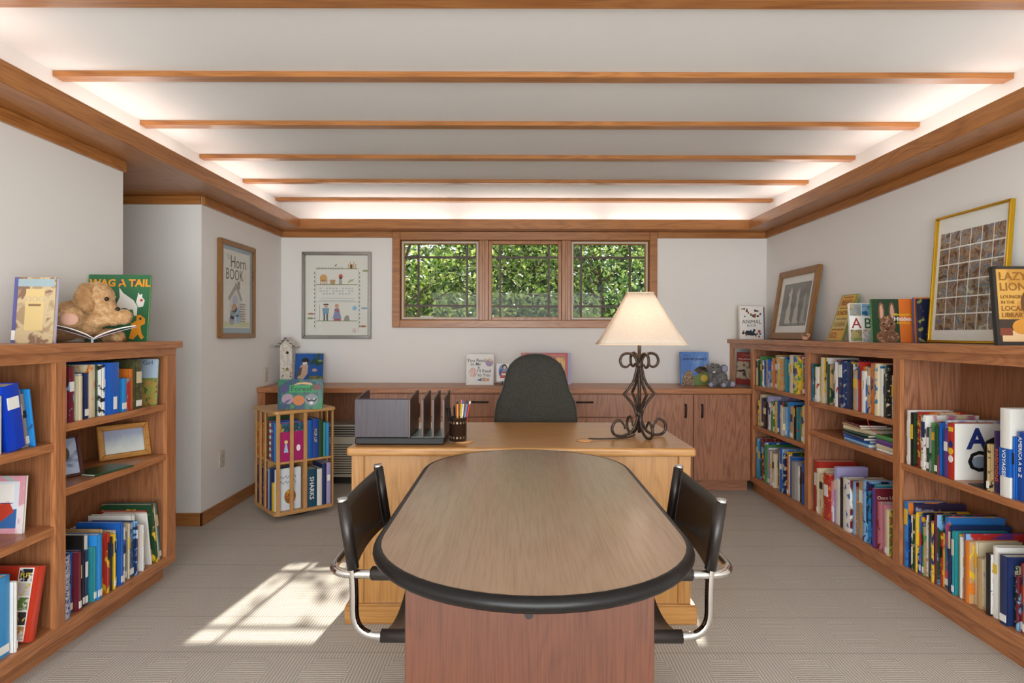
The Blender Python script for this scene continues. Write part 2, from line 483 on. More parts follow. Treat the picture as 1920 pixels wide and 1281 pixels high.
for k in range(5):
    y0 = -1.5+1.36*k
    cove_tube((XR-0.09, y0, ZS+0.045), (XR-0.09, y0+1.2, ZS+0.045), 'hidden fluorescent tube in the right cove, %s from the rear wall' % ORDW[k])
    cove_tube((XL+0.09, y0, ZS+0.045), (XL+0.09, y0+1.2, ZS+0.045), 'hidden fluorescent tube in the left cove, %s from the rear wall' % ORDW[k])
for k in range(3):
    x0 = -1.75+1.28*k
    cove_tube((x0, YB-0.07, ZS+0.045), (x0+1.2, YB-0.07, ZS+0.045), 'hidden fluorescent tube in the window-side cove, %s from the left' % ORDW[k])

# outlets on the left wall
PLATE = plain('ivory_plate', 'CFC8B8', 0.45)
SLOT = plain('outlet_slot', '5A554C', 0.6)
for (y, z, lab) in ((4.323, 0.383, 'ivory wall outlet low on the left wall above the baseboard'), (5.09, 0.925, 'ivory wall outlet just above the counter in the left corner')):
    t = thing('wall_outlet', lab, 'outlet', (XL, y, z), 'outlets on the left wall')
    MB().box(XL, XL+0.006, y-0.037, y+0.037, z-0.06, z+0.06).build('plate', PLATE, t, bevel=0.003)
    for dz in (-0.022, 0.022):
        MB().prism(circle(y, z+dz, 0.016, 0.014), XL+0.004, XL+0.008, 'x').build('socket', PLATE, t)
        MB().box(XL+0.007, XL+0.009, y-0.008, y-0.005, z+dz-0.005, z+dz+0.006).box(XL+0.007, XL+0.009, y+0.005, y+0.008, z+dz-0.005, z+dz+0.006).build('slot', SLOT, t)

# ------------------------------------------------------------------ outside: ground and trees
t_ = NT('lawn'); v_ = t_.coords(); t_.link(t_.ramp(t_.noise(v_, 6, 4), [(0.3, lin('4A6A2A')), (0.7, lin('8AA050'))]), t_.p.inputs['Base Color']); t_.p.inputs['Roughness'].default_value = 0.9
struct('ground', MB().box(-14, 14, YB+0.14, 26, -0.6, -0.4).box(-14, 14, -16, YF-0.1, -0.3, -0.1), t_.m)
def leafmat(name, cols):
    t = NT(name)
    g = t.add('ShaderNodeNewGeometry')
    c = t.ramp(g.outputs['Random Per Island'], [(i/(len(cols)-1), lin(x)) for i, x in enumerate(cols)])
    d = t.add('ShaderNodeBsdfDiffuse'); tr = t.add('ShaderNodeBsdfTranslucent'); gl = t.add('ShaderNodeBsdfGlossy'); gl.inputs['Roughness'].default_value = 0.35
    t.link(c, d.inputs[0]); t.link(c, tr.inputs[0])
    m1 = t.add('ShaderNodeMixShader'); m1.inputs[0].default_value = 0.5; t.link(d.outputs[0], m1.inputs[1]); t.link(tr.outputs[0], m1.inputs[2])
    m2 = t.add('ShaderNodeMixShader'); m2.inputs[0].default_value = 0.08; t.link(m1.outputs[0], m2.inputs[1]); t.link(gl.outputs[0], m2.inputs[2])
    t.link(m2.outputs[0], t.out.inputs[0]); return t.m
LEAF = [leafmat('leaf_bright', ['1C2A10', '3E5A1C', '86A43E', 'CBD87C', '2C4416', '6E8E34']), leafmat('leaf_mid', ['16260F', '3A5A24', '84A84A', 'B8CC7C', '24401A']), leafmat('leaf_deep', ['10200F', '28482A', '4E7640', '8CAA6C', '182C16'])]
BARK = speck('bark', '3A2C22', '5C4A3A', 30, 0.9)
def tree(X, Y, top, spread, n, lm, lab, rs, leaf=0.06, zlo=0.2, lean=0.0, sprig=None):
    rnd = random.Random(rs)
    t = thing('leafy_tree', lab, 'tree', (X, Y, -0.4), 'trees outside the window')
    tr = MB()
    trunk = spline([(X, Y, -0.4), (X+lean*0.3, Y, 0.6), (X+lean*0.7, Y+0.05, 1.5), (X+lean, Y+0.1, top*0.8)], 6)
    m = len(trunk); tr.tube(trunk, [0.07*(1-0.75*i/(m-1)) for i in range(m)], 8)
    tips = []
    for k in range(18):
        i = rnd.randint(m//4, m-1); b = trunk[i]; a = rnd.uniform(0, 2*PI); L = spread*rnd.uniform(0.6, 1.1)
        e = b+Vector((math.cos(a)*L, math.sin(a)*L*0.7, rnd.uniform(0.0, 0.7)))
        mid = (b+e)/2+Vector((rnd.uniform(-.1, .1), rnd.uniform(-.1, .1), rnd.uniform(-.05, .15)))
        path = spline([b, mid, e], 5); q = len(path)
        tr.tube(path, [0.024*(1-0.8*j/(q-1)) for j in range(q)], 5)
        tips += path[3:]
    lv = MB()
    if sprig:
        path = spline(sprig, 6); q = len(path)
        tr.tube(path, [0.022*(1-0.8*j/(q-1)) for j in range(q)], 5)
        for k in range(95):
            c = path[rnd.randint(q//2, q-1)]+Vector((rnd.gauss(0, .16), rnd.gauss(0, .1), rnd.gauss(-.05, .13)))
            s = 0.085*rnd.uniform(0.6, 1.2)
            M = Matrix.Translation(c) @ Matrix.Rotation(rnd.uniform(0, 2*PI), 4, 'Z') @ Matrix.Rotation(rnd.uniform(-1.2, 1.2), 4, 'X')
            lv.add([(0, -s*0.6, 0), (s*0.42, -s*0.05, s*0.1), (0, s*0.75, 0), (-s*0.42, -s*0.05, s*0.1)], [(0, 1, 2), (0, 2, 3)], 0, False, M)
    tr.build('trunk', BARK, t)
    for k in range(n):
        if rnd.random() < 0.55 and tips:
            c = rnd.choice(tips)+Vector((rnd.gauss(0, .16), rnd.gauss(0, .16), rnd.gauss(0, .14)))
        else:
            a = rnd.uniform(0, 2*PI); r = spread*math.sqrt(rnd.random())*1.05
            c = Vector((X+lean*0.6+math.cos(a)*r, Y+math.sin(a)*r*0.7, rnd.uniform(zlo, top)))
        if c.z > top+0.15: continue
        s = leaf*rnd.uniform(0.6, 1.3)
        M = Matrix.Translation(c) @ Matrix.Rotation(rnd.uniform(0, 2*PI), 4, 'Z') @ Matrix.Rotation(rnd.uniform(-1.2, 1.2), 4, 'X') @ Matrix.Rotation(rnd.uniform(-0.9, 0.9), 4, 'Y')
        lv.add([(0, -s*0.6, 0), (s*0.42, -s*0.05, s*0.1), (0, s*0.75, 0), (-s*0.42, -s*0.05, s*0.1)], [(0, 1, 2), (0, 2, 3)], 0, False, M)
    o = lv.build('foliage', lm, t); o['kind'] = 'stuff'
tree(-1.9, 8.2, 2.75, 1.15, 5200, LEAF[0], 'bright leafy tree outside the left window pane', 1, lean=0.35, sprig=[(-1.55, 8.3, 2.1), (-1.2, 8.2, 2.9), (-0.7, 8.1, 3.3), (-0.25, 8.05, 3.45)])
tree(-0.35, 8.9, 2.95, 1.15, 4800, LEAF[0], 'sunlit leafy tree with a slanting trunk outside the middle window', 2, lean=0.7)
tree(1.35, 8.3, 2.8, 1.2, 6200, LEAF[1], 'fuller green tree outside the right window', 3, lean=-0.2)
tree(-1.0, 11.0, 3.3, 1.7, 3600, LEAF[1], 'second-row green tree behind the gap of left and middle windows', 4, leaf=0.11)
tree(1.0, 11.2, 3.4, 1.7, 3600, LEAF[2], 'second-row dark tree behind the gap of middle and right windows', 5, leaf=0.11)
tree(3.1, 10.6, 3.2, 1.6, 2600, LEAF[2], 'dark tree standing far right beyond the right window', 6, leaf=0.1)
tree(-3.3, 10.4, 3.2, 1.6, 2600, LEAF[2], 'dark tree standing far left beyond the left window', 8, leaf=0.1)
for k_, x_ in enumerate((-5.0, -2.4, 0.2, 2.7, 5.2)):
    tree(x_, 15.0, 3.3+0.25*(k_ % 2), 2.2, 2300, LEAF[2], ['hazy far tree at the left end of the distant row', 'second far tree of the distant row from the left', 'far tree in the centre of the distant row', 'fourth far tree of the distant row from the left', 'far tree at the right end of the distant row'][k_], 20+k_, leaf=0.2, zlo=-0.3)
# ------------------------------------------------------------------ bookcases
ZT = 1.228
def bookcase_right():
    t = thing('built_in_bookcase', 'long oak built-in bookcase full of books along the right wall', 'bookcase', (2.06, 3.7, 0))
    F, B = 1.90, XR-0.001
    y0, y1 = 2.08, YB-0.001
    MB().box(F-0.025, B, y0-0.02, y1, ZT-0.035, ZT).build('top', OAK('y'), t, bevel=0.003)
    MB().box(F, F+0.02, y0, y1, 1.15, ZT-0.035).build('top_rail', OAK('y'), t)
    MB().box(F, F+0.02, y0, 4.943, 0.088, 0.138).build('bottom_rail', OAK('y'), t, bevel=0.002)
    MB().box(F+0.043, F+0.06, y0+0.01, 4.99, 0, 0.088).build('toe_kick', OAK('y'), t)
    MB().box(B-0.015, B, y0, 4.943, 0.09, 1.19).box(B-0.015, B, 4.943, y1, 0.84, 1.19).build('back_panel', INNER('z'), t)
    for a, b, z in ((5.345, y1, 0.836), (4.893, 4.943, 0.138), (3.968, 4.017, 0.138), (3.024, 3.079, 0.138), (2.08, 2.135, 0.138)):
        MB().box(F, F+0.02, a, b, z, 1.15).build('stile', OAK('z'), t)
        m = (a+b)/2
        if a < 5: MB().box(F+0.02, B-0.015, m-0.012, m+0.012, 0.138 if a < 4.8 else 0.1, 1.192).build('divider', CAB('z'), t)
    for a, b in ((4.03, 4.906), (3.064, 3.98), (2.12, 3.04)):
        MB().box(F+0.02, B-0.015, a, b, 0.118, 0.138).build('shelf', OAK('y'), t)
    for a, b, z in ((4.006, 4.905, 0.865), (4.006, 4.905, 0.546), (3.064, 3.98, 0.8416), (3.064, 3.98, 0.655), (2.12, 3.04, 0.638)):
        MB().box(F+0.005, B-0.015, a, b, z-0.03, z).build('shelf', OAK('y'), t, bevel=0.002)
    return t
bookcase_right()
def bookcase_left():
    t = thing('built_in_bookcase', 'shorter oak bookcase standing against the left wall beside the hallway opening', 'bookcase', (-1.91, 2.4, 0))
    F, B = -1.755, XL+0.001
    y0, y1 = 1.60, 3.18
    MB().box(B, F+0.025, y0-0.02, y1+0.02, ZT-0.035, ZT).build('top', OAK('y'), t, bevel=0.003)
    MB().box(F-0.02, F, y0, y1, 1.155, ZT-0.035).build('top_rail', OAK('y'), t)
    MB().box(F-0.02, F, y0, y1, 0.088, 0.135).build('bottom_rail', OAK('y'), t, bevel=0.002)
    MB().box(B, F-0.065, y0+0.01, y1-0.002, 0, 0.088).build('toe_kick', OAK('y'), t)
    MB().box(B, B+0.015, y0, y1, 0.09, 1.19).build('back_panel', INNER('z'), t)
    for a, b in ((3.10, y1), (2.347, 2.40), (y0, 1.655)):
        MB().box(F-0.02, F, a, b, 0.135, 1.155).build('stile', OAK('z'), t)
        m = (a+b)/2
        if a > 3: MB().box(B+0.015, F-0.02, a, b, 0.088, 1.192).build('end_panel', INNER('z'), t)
        else: MB().box(B+0.015, F-0.02, m-0.014, m+0.014, 0.135, 1.192).build('divider', INNER('z'), t)
    for a, b in ((2.385, 3.10), (1.64, 2.36)):
        MB().box(B+0.015, F-0.02, a, b, 0.115, 0.135).build('shelf', OAK('y'), t)
    for a, b, z in ((2.388, 3.10, 0.912), (2.388, 3.10, 0.659), (1.642, 2.36, 0.8475), (1.642, 2.36, 0.527)):
        MB().box(B+0.015, F-0.005, a, b, z-0.032, z).build('shelf', OAK('y'), t, bevel=0.002)
    for xx in (-1.966, -1.80):
        MB().tube([(xx, 3.10, 0.426), (xx, 3.085, 0.426)], 0.004, 6).build('shelf_pin', plain('steel', 'C8C8CC', 0.3, 1.0), t)
    return t
bookcase_left()

# ------------------------------------------------------------------ credenza along the back wall
BLK = plain('black_pull', '2A2422', 0.4, 0.6)
CY = 4.925
tag(MB().box(XL+0.001, 1.899, CY-0.02, YB-0.001, 0.793, 0.835).build('worktop', OAK('x'), bevel=0.004), 'long oak counter top running along the back wall under the window', 'counter top')
def pull(cx, cz, vert, parent):
    m = MB()
    if vert:
        m.tube(fillet([(cx, CY, cz-0.05), (cx, CY-0.022, cz-0.05), (cx, CY-0.022, cz+0.05), (cx, CY, cz+0.05)], 0.008, 3), 0.0075, 6)
    else:
        m.tube(fillet([(cx-0.064, CY, cz), (cx-0.064, CY-0.022, cz), (cx+0.064, CY-0.022, cz), (cx+0.064, CY, cz)], 0.008, 3), 0.0075, 6)
    m.build('handle', BLK, parent)
def cabinet(name, lab, x0, x1, kind, xs=None):
    t = thing(name, lab, 'cabinet', ((x0+x1)/2, 5.17, 0))
    MB().box(x0, x1, CY+0.02, YB-0.001, 0.09, 0.792).build('body', CAB('z'), t)
    MB().box(x0, x1, CY+0.075, CY+0.09, 0.0, 0.09).build('toe_kick', CAB('x'), t)
    if kind == 'drawers':
        zs = [0.095, 0.36, 0.6, 0.785]
        for a, b in zip(zs, zs[1:]):
            d = MB().box(x0+0.003, x1-0.003, CY, CY+0.019, a+0.003, b-0.003).build('drawer', CAB('z'), t, bevel=0.002)
            pull((x0+x1)/2, b-0.062, False, d)
    else:
        n = kind
        w = (x1-x0)/n
        for k in range(n):
            d = MB().box(x0+k*w+0.003, x0+(k+1)*w-0.003, CY, CY+0.019, 0.098, 0.785).build('door', CAB('z'), t, bevel=0.002)
            hx = x0+(k+1)*w-0.066 if k % 2 == 0 else x0+k*w+0.066
            pull(hx, 0.655, True, d)
cabinet('drawer_cabinet', 'oak drawer cabinet directly left of the desk chair under the counter', -0.70, 0.147, 'drawers')
cabinet('drawer_cabinet', 'oak drawer cabinet behind the lamp, right of the desk chair', 0.147, 0.978, 'drawers')
cabinet('door_cabinet', 'two-door oak cabinet with black vertical pulls beside the right bookcase', 0.978, 1.898, 2)
cabinet('door_cabinet', 'single-door oak cabinet behind the desk organizer', -1.165, -0.70, 1)
tag(MB().box(XL+0.001, XL+0.06, CY, YB-0.001, 0.0, 0.792).build('counter_end_panel', OAK('z'), bevel=0.003), 'oak end panel holding up the counter in the left corner', 'panel')
tag(MB().box(XL+0.07, -1.17, YB-0.03, YB-0.002, 0.5, 0.79).build('wall_panel', INNER('z')), 'dark oak back panel under the counter above the heater', 'panel')
# heater under the counter
def heater():
    t = thing('wall_heater', 'cream wall heater with louvred grille under the counter', 'heater', (-1.5, 5.28, 0))
    cr = plain('heater_cream', 'C6C0AE', 0.45); dk = plain('heater_dark', '2A2826', 0.6)
    x0, x1, ya = -1.80, -1.19, 5.16
    MB().box(x0, x1, ya+0.012, YB-0.035, 0.06, 0.49).build('case', dk, t)
    MB().box(x0, x1, ya, ya+0.012, 0.335, 0.40).box(x0, x0+0.03, ya, ya+0.012, 0.06, 0.49).box(x1-0.03, x1, ya, ya+0.012, 0.06, 0.49)\
        .box(x0, x1, ya, ya+0.2, 0.485, 0.5).box(x0, x1, ya, ya+0.012, 0.06, 0.085).build('front_frame', cr, t, bevel=0.002)
    for k in range(12):
        z = 0.095+k*0.02
        MB().box(x0+0.03, x1-0.03, ya, ya+0.012, z, z+0.012).build('louvre', cr, t)
    for k in range(4):
        z = 0.408+k*0.02
        MB().box(x0+0.03, x1-0.03, ya+0.002, ya+0.012, z, z+0.006).build('louvre', cr, t)
    MB().box(x0+0.02, x1-0.02, ya+0.03, YB-0.05, 0.0, 0.06).build('foot', dk, t)
heater()

# ------------------------------------------------------------------ desk
def desk():
    t = thing('office_desk', 'golden oak desk with lamp and organizer on it, behind the oval table', 'desk', (0.03, 3.05, 0))
    MB().box(-0.729, 0.789, 2.655, 3.44, 0.737, 0.775).build('top', DESK('x'), t, bevel=0.012, seg=3)
    MB().box(-0.66, 0.72, 2.70, 2.72, 0.085, 0.737).build('front_panel', DESK('z'), t)
    for a, b in ((-0.715, -0.66), (0.72, 0.775)):
        MB().box(a, b, 2.69, 2.745, 0.085, 0.737).build('corner_post', DESK('z'), t, bevel=0.003)
    for a, b in ((-0.71, -0.69), (0.75, 0.77)):
        MB().box(a, b, 2.745, 3.40, 0.085, 0.737).build('side_panel', DESK('z'), t)
    for a, b in ((-0.66, -0.25), (0.31, 0.72)):
        o = MB().box(a, b, 2.76, 3.385, 0.085, 0.735).build('pedestal', DESK('z'), t)
        for z in (0.10, 0.32, 0.53):
            d = MB().box(a+0.005, b-0.005, 3.386, 3.402, z, z+0.2).build('drawer_front', DESK('x'), o, bevel=0.002)
    MB().box(-0.74, 0.80, 2.672, 3.42, 0.0, 0.078).build('plinth', DESK('x'), t, bevel=0.006)
    MB().box(-0.735, 0.795, 2.678, 3.41, 0.078, 0.086).build('plinth_cap', DESK('x'), t, bevel=0.003)
desk()
# wooden grommet discs on the desk
GR = plain('grommet_wood', 'C99763', 0.4)
tag(MB().lathe([(0.036, 0.7755), (0.036, 0.779), (0.032, 0.7815), (0.0, 0.7815)], 24, c=(0.325, 2.84)).build('cable_grommet', GR), 'round wooden cable grommet on the desk where the lamp cord ends', 'grommet')
tag(MB().lathe([(0.042, 0.7755), (0.042, 0.779), (0.038, 0.7815), (0.0, 0.7815)], 24, c=(-0.232, 2.80)).build('cable_grommet', GR), 'round wooden disc on the desk under the pencil cup', 'grommet')

# ------------------------------------------------------------------ oval table
def table():
    t = thing('conference_table', 'oval walnut-laminate meeting table with thick black rounded edge in the foreground', 'table', (0.046, 1.9, 0))
    cx, hw, ya, yb, b = 0.046, 0.375, 1.158, 2.638, 0.36
    def outline(off):
        pts = []
        n = 26
        for i in range(n+1):
            a = -PI + PI*i/n
            pts.append((cx+(hw-off)*math.cos(a), ya+b+(b-off)*math.sin(a)))
        for i in range(n+1):
            a = PI*i/n
            pts.append((cx+(hw-off)*math.cos(a), yb-b+(b-off)*math.sin(a)))
        return pts
    top = wood('walnut_laminate_top', 'A0846C', '8A6D55', 'y', rough=0.3, across=6, coat=0.6, fine=0.7)
    MB().prism(outline(0.006), 0.745, 0.772, 'z').build('top', top, t)
    ed = MB()
    pts = outline(0.004)
    ed.tube([(p[0], p[1], 0.7565) for p in pts], 0.0165, 12, closed=True)
    ed.build('edge_band', plain('black_rubber', '100E0E', 0.34, 0.0, 0.3), t)
    base = wood('walnut_laminate_base', '623622', '4A2819', 'z', rough=0.4, across=6, fine=0.6)
    for y in (1.40, 2.30):
        MB().box(-0.249, 0.321, y, y+0.05, 0.0, 0.745).build('leg_panel', base, t, bevel=0.002)
    MB().box(0.02, 0.055, 1.45, 2.30, 0.12, 0.74).build('stretcher', base, t)
    MB().tube([(0.034, 1.399, 0.631), (0.034, 1.392, 0.631)], 0.0095, 14).build('bolt_cap', plain('black_plastic', '1A1A1C', 0.4), t)
table()

# ------------------------------------------------------------------ sling chairs
def leather():
    t = NT('black_leather'); v = t.coords(); f = t.noise(v, 240, 3)
    t.p.inputs['Base Color'].default_value = lin('231C19'); t.p.inputs['Roughness'].default_value = 0.38
    t.p.inputs['Specular IOR Level'].default_value = 0.5
    t.bump(f, 0.12, 0.0008); return t.m
LEA = leather(); CHR = plain('chrome', 'D2D0CE', 0.08, 1.0)
def sling_chair(x0, s, lab):
    t = thing('sling_chair', lab, 'chair', (x0, 1.92, 0), 'sling chairs at the table')
    Y0, Y1 = 1.70, 2.14
    def P(x, y, z): return (x0+s*x, y, z)
    r = 0.0125
    # arm tube: front foot, sled and arm are one bent tube running round behind the back
    arm = fillet([P(-.36, Y0, .603), P(.075, Y0, .603), P(.075, Y1, .603), P(-.36, Y1, .603)], 0.085, 8)
    MB().tube(arm, r, 12).build('arm_tube', CHR, t)
    for y in (Y0, Y1):
        MB().tube(fillet([P(-.35, y, .603), P(-.40, y, .603), P(-.40, y, .0135), P(.02, y, .0135)], 0.06, 6), r, 12).build('sled_leg', CHR, t)
        # seat rail that turns up into the back post
        MB().tube(fillet([P(-.385, y, .432), P(0, y, .432), P(0, y, .60), P(.033, y, .806)], 0.07, 7), r, 12).build('side_tube', CHR, t)
        MB().tube([P(.0325, y, .800), P(.034, y, .8135)], 0.0145, 12).build('post_cap', CHR, t)
        MB().tube([P(0.003, y, .618), P(.0315, y, .803)], 0.0165, 14).build('post_sleeve', LEA, t)
        pad = MB().tube([P(-.045, y, .605), P(-.05, y, .605), P(-.27, y, .605), P(-.275, y, .605)], [0.013, 0.019, 0.019, 0.013], 14)
        pad.build('arm_pad', LEA, t)
        MB().tube([P(-.075, y, .432), P(-.365, y, .432)], 0.0185, 14).build('seat_sleeve', LEA, t)
    MB().tube([P(.02, Y0, .0135), P(.02, Y1, .0135)], r, 10).build('floor_bar', CHR, t)
    def back(u, v):
        z = .607+(.803-.607)*v - 0.012*math.sin(PI*u)*(v-0.2)
        x = .003+.0285*(z-.618)/.185 + 0.016*math.sin(PI*u)
        return P(x, Y0+(Y1-Y0)*u, z)
    b = MB(); b.grid(back, 14, 5)
    o = b.build('back_sling', LEA, t); so = o.modifiers.new('th', 'SOLIDIFY'); so.thickness = 0.005; so.offset = 0
    def seat(u, v):
        return P(-.08-.28*v, Y0+(Y1-Y0)*u, .447-0.055*math.sin(PI*u)**0.8)
    b = MB(); b.grid(seat, 14, 5)
    o = b.build('seat_sling', LEA, t); so = o.modifiers.new('th', 'SOLIDIFY'); so.thickness = 0.005; so.offset = 0
    # stitching seams on the back
    for u in (0.1, 0.9):
        MB().tube([Vector(back(u, v/6)) + Vector((-s*0.003, 0, 0)) for v in range(7)], 0.0012, 5).build('seam', plain('stitching', '4A4038', 0.7), t)
sling_chair(-0.443, -1, 'black leather chrome sling chair on the left side of the oval table')
sling_chair(0.541, 1, 'black leather chrome sling chair on the right side of the oval table')

# ------------------------------------------------------------------ desk chair
def desk_chair():
    X, Y = 0.127, 3.66
    t = thing('office_chair', 'high-backed dark grey fabric office chair tucked in behind the desk', 'office chair', (X, Y+0.25, 0))
    fab = NT('charcoal_fabric'); v = fab.coords((1, 1, 1.6)); f = fab.noise(v, 330, 2)
    fab.link(fab.ramp(f, [(0.4, lin('232220')), (0.62, lin('48473F'))]), fab.p.inputs['Base Color']); fab.p.inputs['Roughness'].default_value = 0.9
    fab.bump(f, 0.4, 0.002); fab = fab.m
    blk = plain('black_plastic', '1A1A1C', 0.4)
    prof = [(.50, .20), (.55, .235), (.62, .247), (.70, .25), (.77, .245), (.82, .24), (.868, .23), (.90, .215), (.935, .199), (.985, .187), (1.04, .174), (1.08, .155), (1.11, .124), (1.13, .092), (1.143, .05), (1.147, .01)]
    m = MB(); n = 28; vs = []
    for z, w in prof:
        yy = 0.05*((z-0.75)/0.3)**2
        th = 0.05*min(1, (w/0.12)**0.6)
        for k in range(n):
            a = 2*PI*k/n; c, s_ = math.cos(a), math.sin(a)
            bow = -0.03*(abs(c)**2)*(w/0.25)
            vs.append((X+w*math.copysign(abs(c)**0.75, c), Y+yy+bow+th*math.copysign(abs(s_)**0.75, s_), z))
    fs = [(i*n+k, i*n+(k+1) % n, (i+1)*n+(k+1) % n, (i+1)*n+k) for i in range(len(prof)-1) for k in range(n)]
    m.add(vs, fs, 0, True); m.add([vs[k] for k in range(n)], [tuple(range(n))[::-1]]); m.add([vs[-n+k] for k in range(n)], [tuple(range(n))])
    m.build('backrest', fab, t)
    pip = []
    for z, w in prof[1:]: pip.append((X+w, Y+0.05*((z-0.75)/0.3)**2-0.03*(w/0.25)+0.012, z))
    for z, w in prof[1:][::-1]: pip.append((X-w, Y+0.05*((z-0.75)/0.3)**2-0.03*(w/0.25)+0.012, z))
    MB().tube(pip, 0.004, 6).build('piping', plain('grey_piping', '6A6862', 0.8), t)
    MB().ell((X, Y+0.29, 0.475), (0.25, 0.245, 0.055), seg=24).build('seat', fab, t)
    MB().box(X-0.03, X+0.03, Y+0.02, Y+0.3, 0.405, 0.425).box(X-0.03, X+0.03, Y+0.0, Y+0.02, 0.405, 0.6).build('bracket', blk, t)
    MB().tube([(X, Y+0.28, 0.1), (X, Y+0.28, 0.42)], 0.028, 12).build('column', blk, t)
    for k in range(5):
        a = 2*PI*k/5+0.3; d = Vector((math.cos(a), math.sin(a), 0)); c = Vector((X, Y+0.28, 0))
        leg = MB().tube([c+Vector((0, 0, .11)), c+d*0.28+Vector((0, 0, .075))], [0.024, 0.015], 8).build('leg', blk, t)
        e = c+d*0.28; q = Vector((-d.y, d.x, 0))
        MB().tube([e+q*0.022+Vector((0, 0, .03)), e-q*0.022+Vector((0, 0, .03))], 0.03, 12).tube([e+Vector((0, 0, .03)), e+Vector((0, 0, .08))], 0.008, 6).build('caster', blk, leg)
desk_chair()

# ------------------------------------------------------------------ lamp
def lamp():
    X, Y, Z = 0.60, 2.95, 0.776
    t = thing('table_lamp', 'wrought-iron scroll table lamp with cream fabric shade on the desk', 'lamp', (X, Y, Z))
    iron = speck('wrought_iron', '3A2E28', '54463C', 60, 0.5)
    iron.node_tree.nodes['Principled BSDF'].inputs['Metallic'].default_value = 0.6
    MB().tube([(X, Y, Z+0.02), (X, Y, Z+0.49)], 0.0085, 12).build('pole', iron, t)
    prof = [(.069, .040), (.075, .062), (.097, .0835), (.122, .068), (.131, .040), (.120, .016), (.097, .0075), (.065, .010), (.032, .032), (.013, .075), (.012, .105), (.028, .15), (.05, .18), (.074, .207), (.05, .235), (.03, .265), (.018, .305), (.011, .345), (.016, .375), (.033, .395), (.058, .402), (.083, .392), (.093, .366), (.083, .342), (.062, .336), (.046, .349)]
    for k in range(4):
        a = R(14+90*k); c, s_ = math.cos(a), math.sin(a)
        pts = [(X+r*1.07*c, Y+r*1.07*s_, Z+z) for r, z in prof]
        m = MB()
        p1 = spline(pts[:14], 5); p2 = spline(pts[13:], 5)
        m.tube(p1, [0.004+0.0028*min(1, i/12) for i in range(len(p1))], 8); m.tube(p2, [0.0068-0.0025*max(0, (i-len(p2)+12)/12) for i in range(len(p2))], 8)
        m.build('scroll', iron, t)
    for z in (0.10, 0.335):
        MB().tube([(X, Y, Z+z), (X, Y, Z+z+0.022)], 0.019, 12).build('collar', iron, t)
    # square-based fabric shade, slightly turned
    sh = NT('linen_shade'); v = sh.coords(); n1 = sh.noise(sh.coords((60, 60, 700)), 1.0, 2); n2 = sh.noise(sh.coords((700, 700, 40)), 1.0, 2)
    h = sh.math('ADD', sh.math('MULTIPLY', n1, 0.5), sh.math('MULTIPLY', n2, 0.5))
    col = sh.ramp(h, [(0.35, lin('EBDCCB')), (0.65, lin('F8EEE2'))])
    df = sh.add('ShaderNodeBsdfDiffuse'); tl = sh.add('ShaderNodeBsdfTranslucent'); mx = sh.add('ShaderNodeMixShader'); mx.inputs[0].default_value = 0.5
    sh.link(col, df.inputs[0]); sh.link(col, tl.inputs[0]); sh.link(df.outputs[0], mx.inputs[1]); sh.link(tl.outputs[0], mx.inputs[2]); sh.link(mx.outputs[0], sh.out.inputs[0])
    z0, z1 = 1.222-Z, 1.466-Z
    Mr = Matrix.Translation((X, Y, Z)) @ RZ(-6.4)
    def ring(a, z, n=10, rc=0.22):
        pts = []
        c = a*rc
        for q in range(4):
            for i in range(n+1):
                th = PI/2*q + PI/2*i/n
                ox = (a-c)*(1 if q in (0, 3) else -1); oy = (a-c)*(1 if q in (0, 1) else -1)
                pts.append((ox+c*math.cos(th), oy+c*math.sin(th), z))
        return pts
    rows = []
    for i in range(9):
        v_ = i/8; a = 0.204*(1-v_)+0.062*v_ - 0.006*math.sin(PI*v_)
        rows.append(ring(a, z0+(z1-z0)*v_, rc=0.22))
    n = len(rows[0]); vs = [p for r_ in rows for p in r_]
    fs = [(i*n+k, i*n+(k+1) % n, (i+1)*n+(k+1) % n, (i+1)*n+k) for i in range(8) for k in range(n)]
    m = MB(); m.add(vs, fs, 0, True, Mr); o = m.build('shade', sh.m, t)
    so = o.modifiers.new('th', 'SOLIDIFY'); so.thickness = 0.0015
    trimm = plain('shade_trim', 'D9C2A6', 0.8)
    for a, z in ((0.205, z0), (0.063, z1)):
        MB().tube([Mr @ Vector(p) for p in ring(a, z)], 0.003, 6, closed=True).build('shade_trim', trimm, o)
    for q in range(4):
        sx, sy = ((1, 1), (-1, 1), (-1, -1), (1, -1))[q]
        pts = []
        for i in range(9):
            v_ = i/8; a = 0.204*(1-v_)+0.062*v_ - 0.006*math.sin(PI*v_); k = a*(1-0.22*(1-0.7071))
            pts.append(Mr @ Vector((sx*k, sy*k, z0+(z1-z0)*v_)))
        MB().tube(pts, 0.0022, 5).build('shade_seam', trimm, o)
    MB().ell((X, Y, Z+z0+0.09), (0.03, 0.03, 0.045)).build('bulb', emit('bulb_glow', (1.0, 0.83, 0.66, 1), 20.0), t)
    # cord lying on the desk
    cord = spline([(X-0.02, Y+0.0, Z+0.012), (X-0.06, Y-0.05, Z+0.006), (X-0.13, Y-0.07, Z+0.004), (X-0.2, Y-0.085, Z+0.004), (0.345, 2.845, Z+0.0085)], 6)
    MB().tube(cord, 0.0035, 6).build('cord', plain('dark_cord', '33261F', 0.5), t)
    return t
lamp()

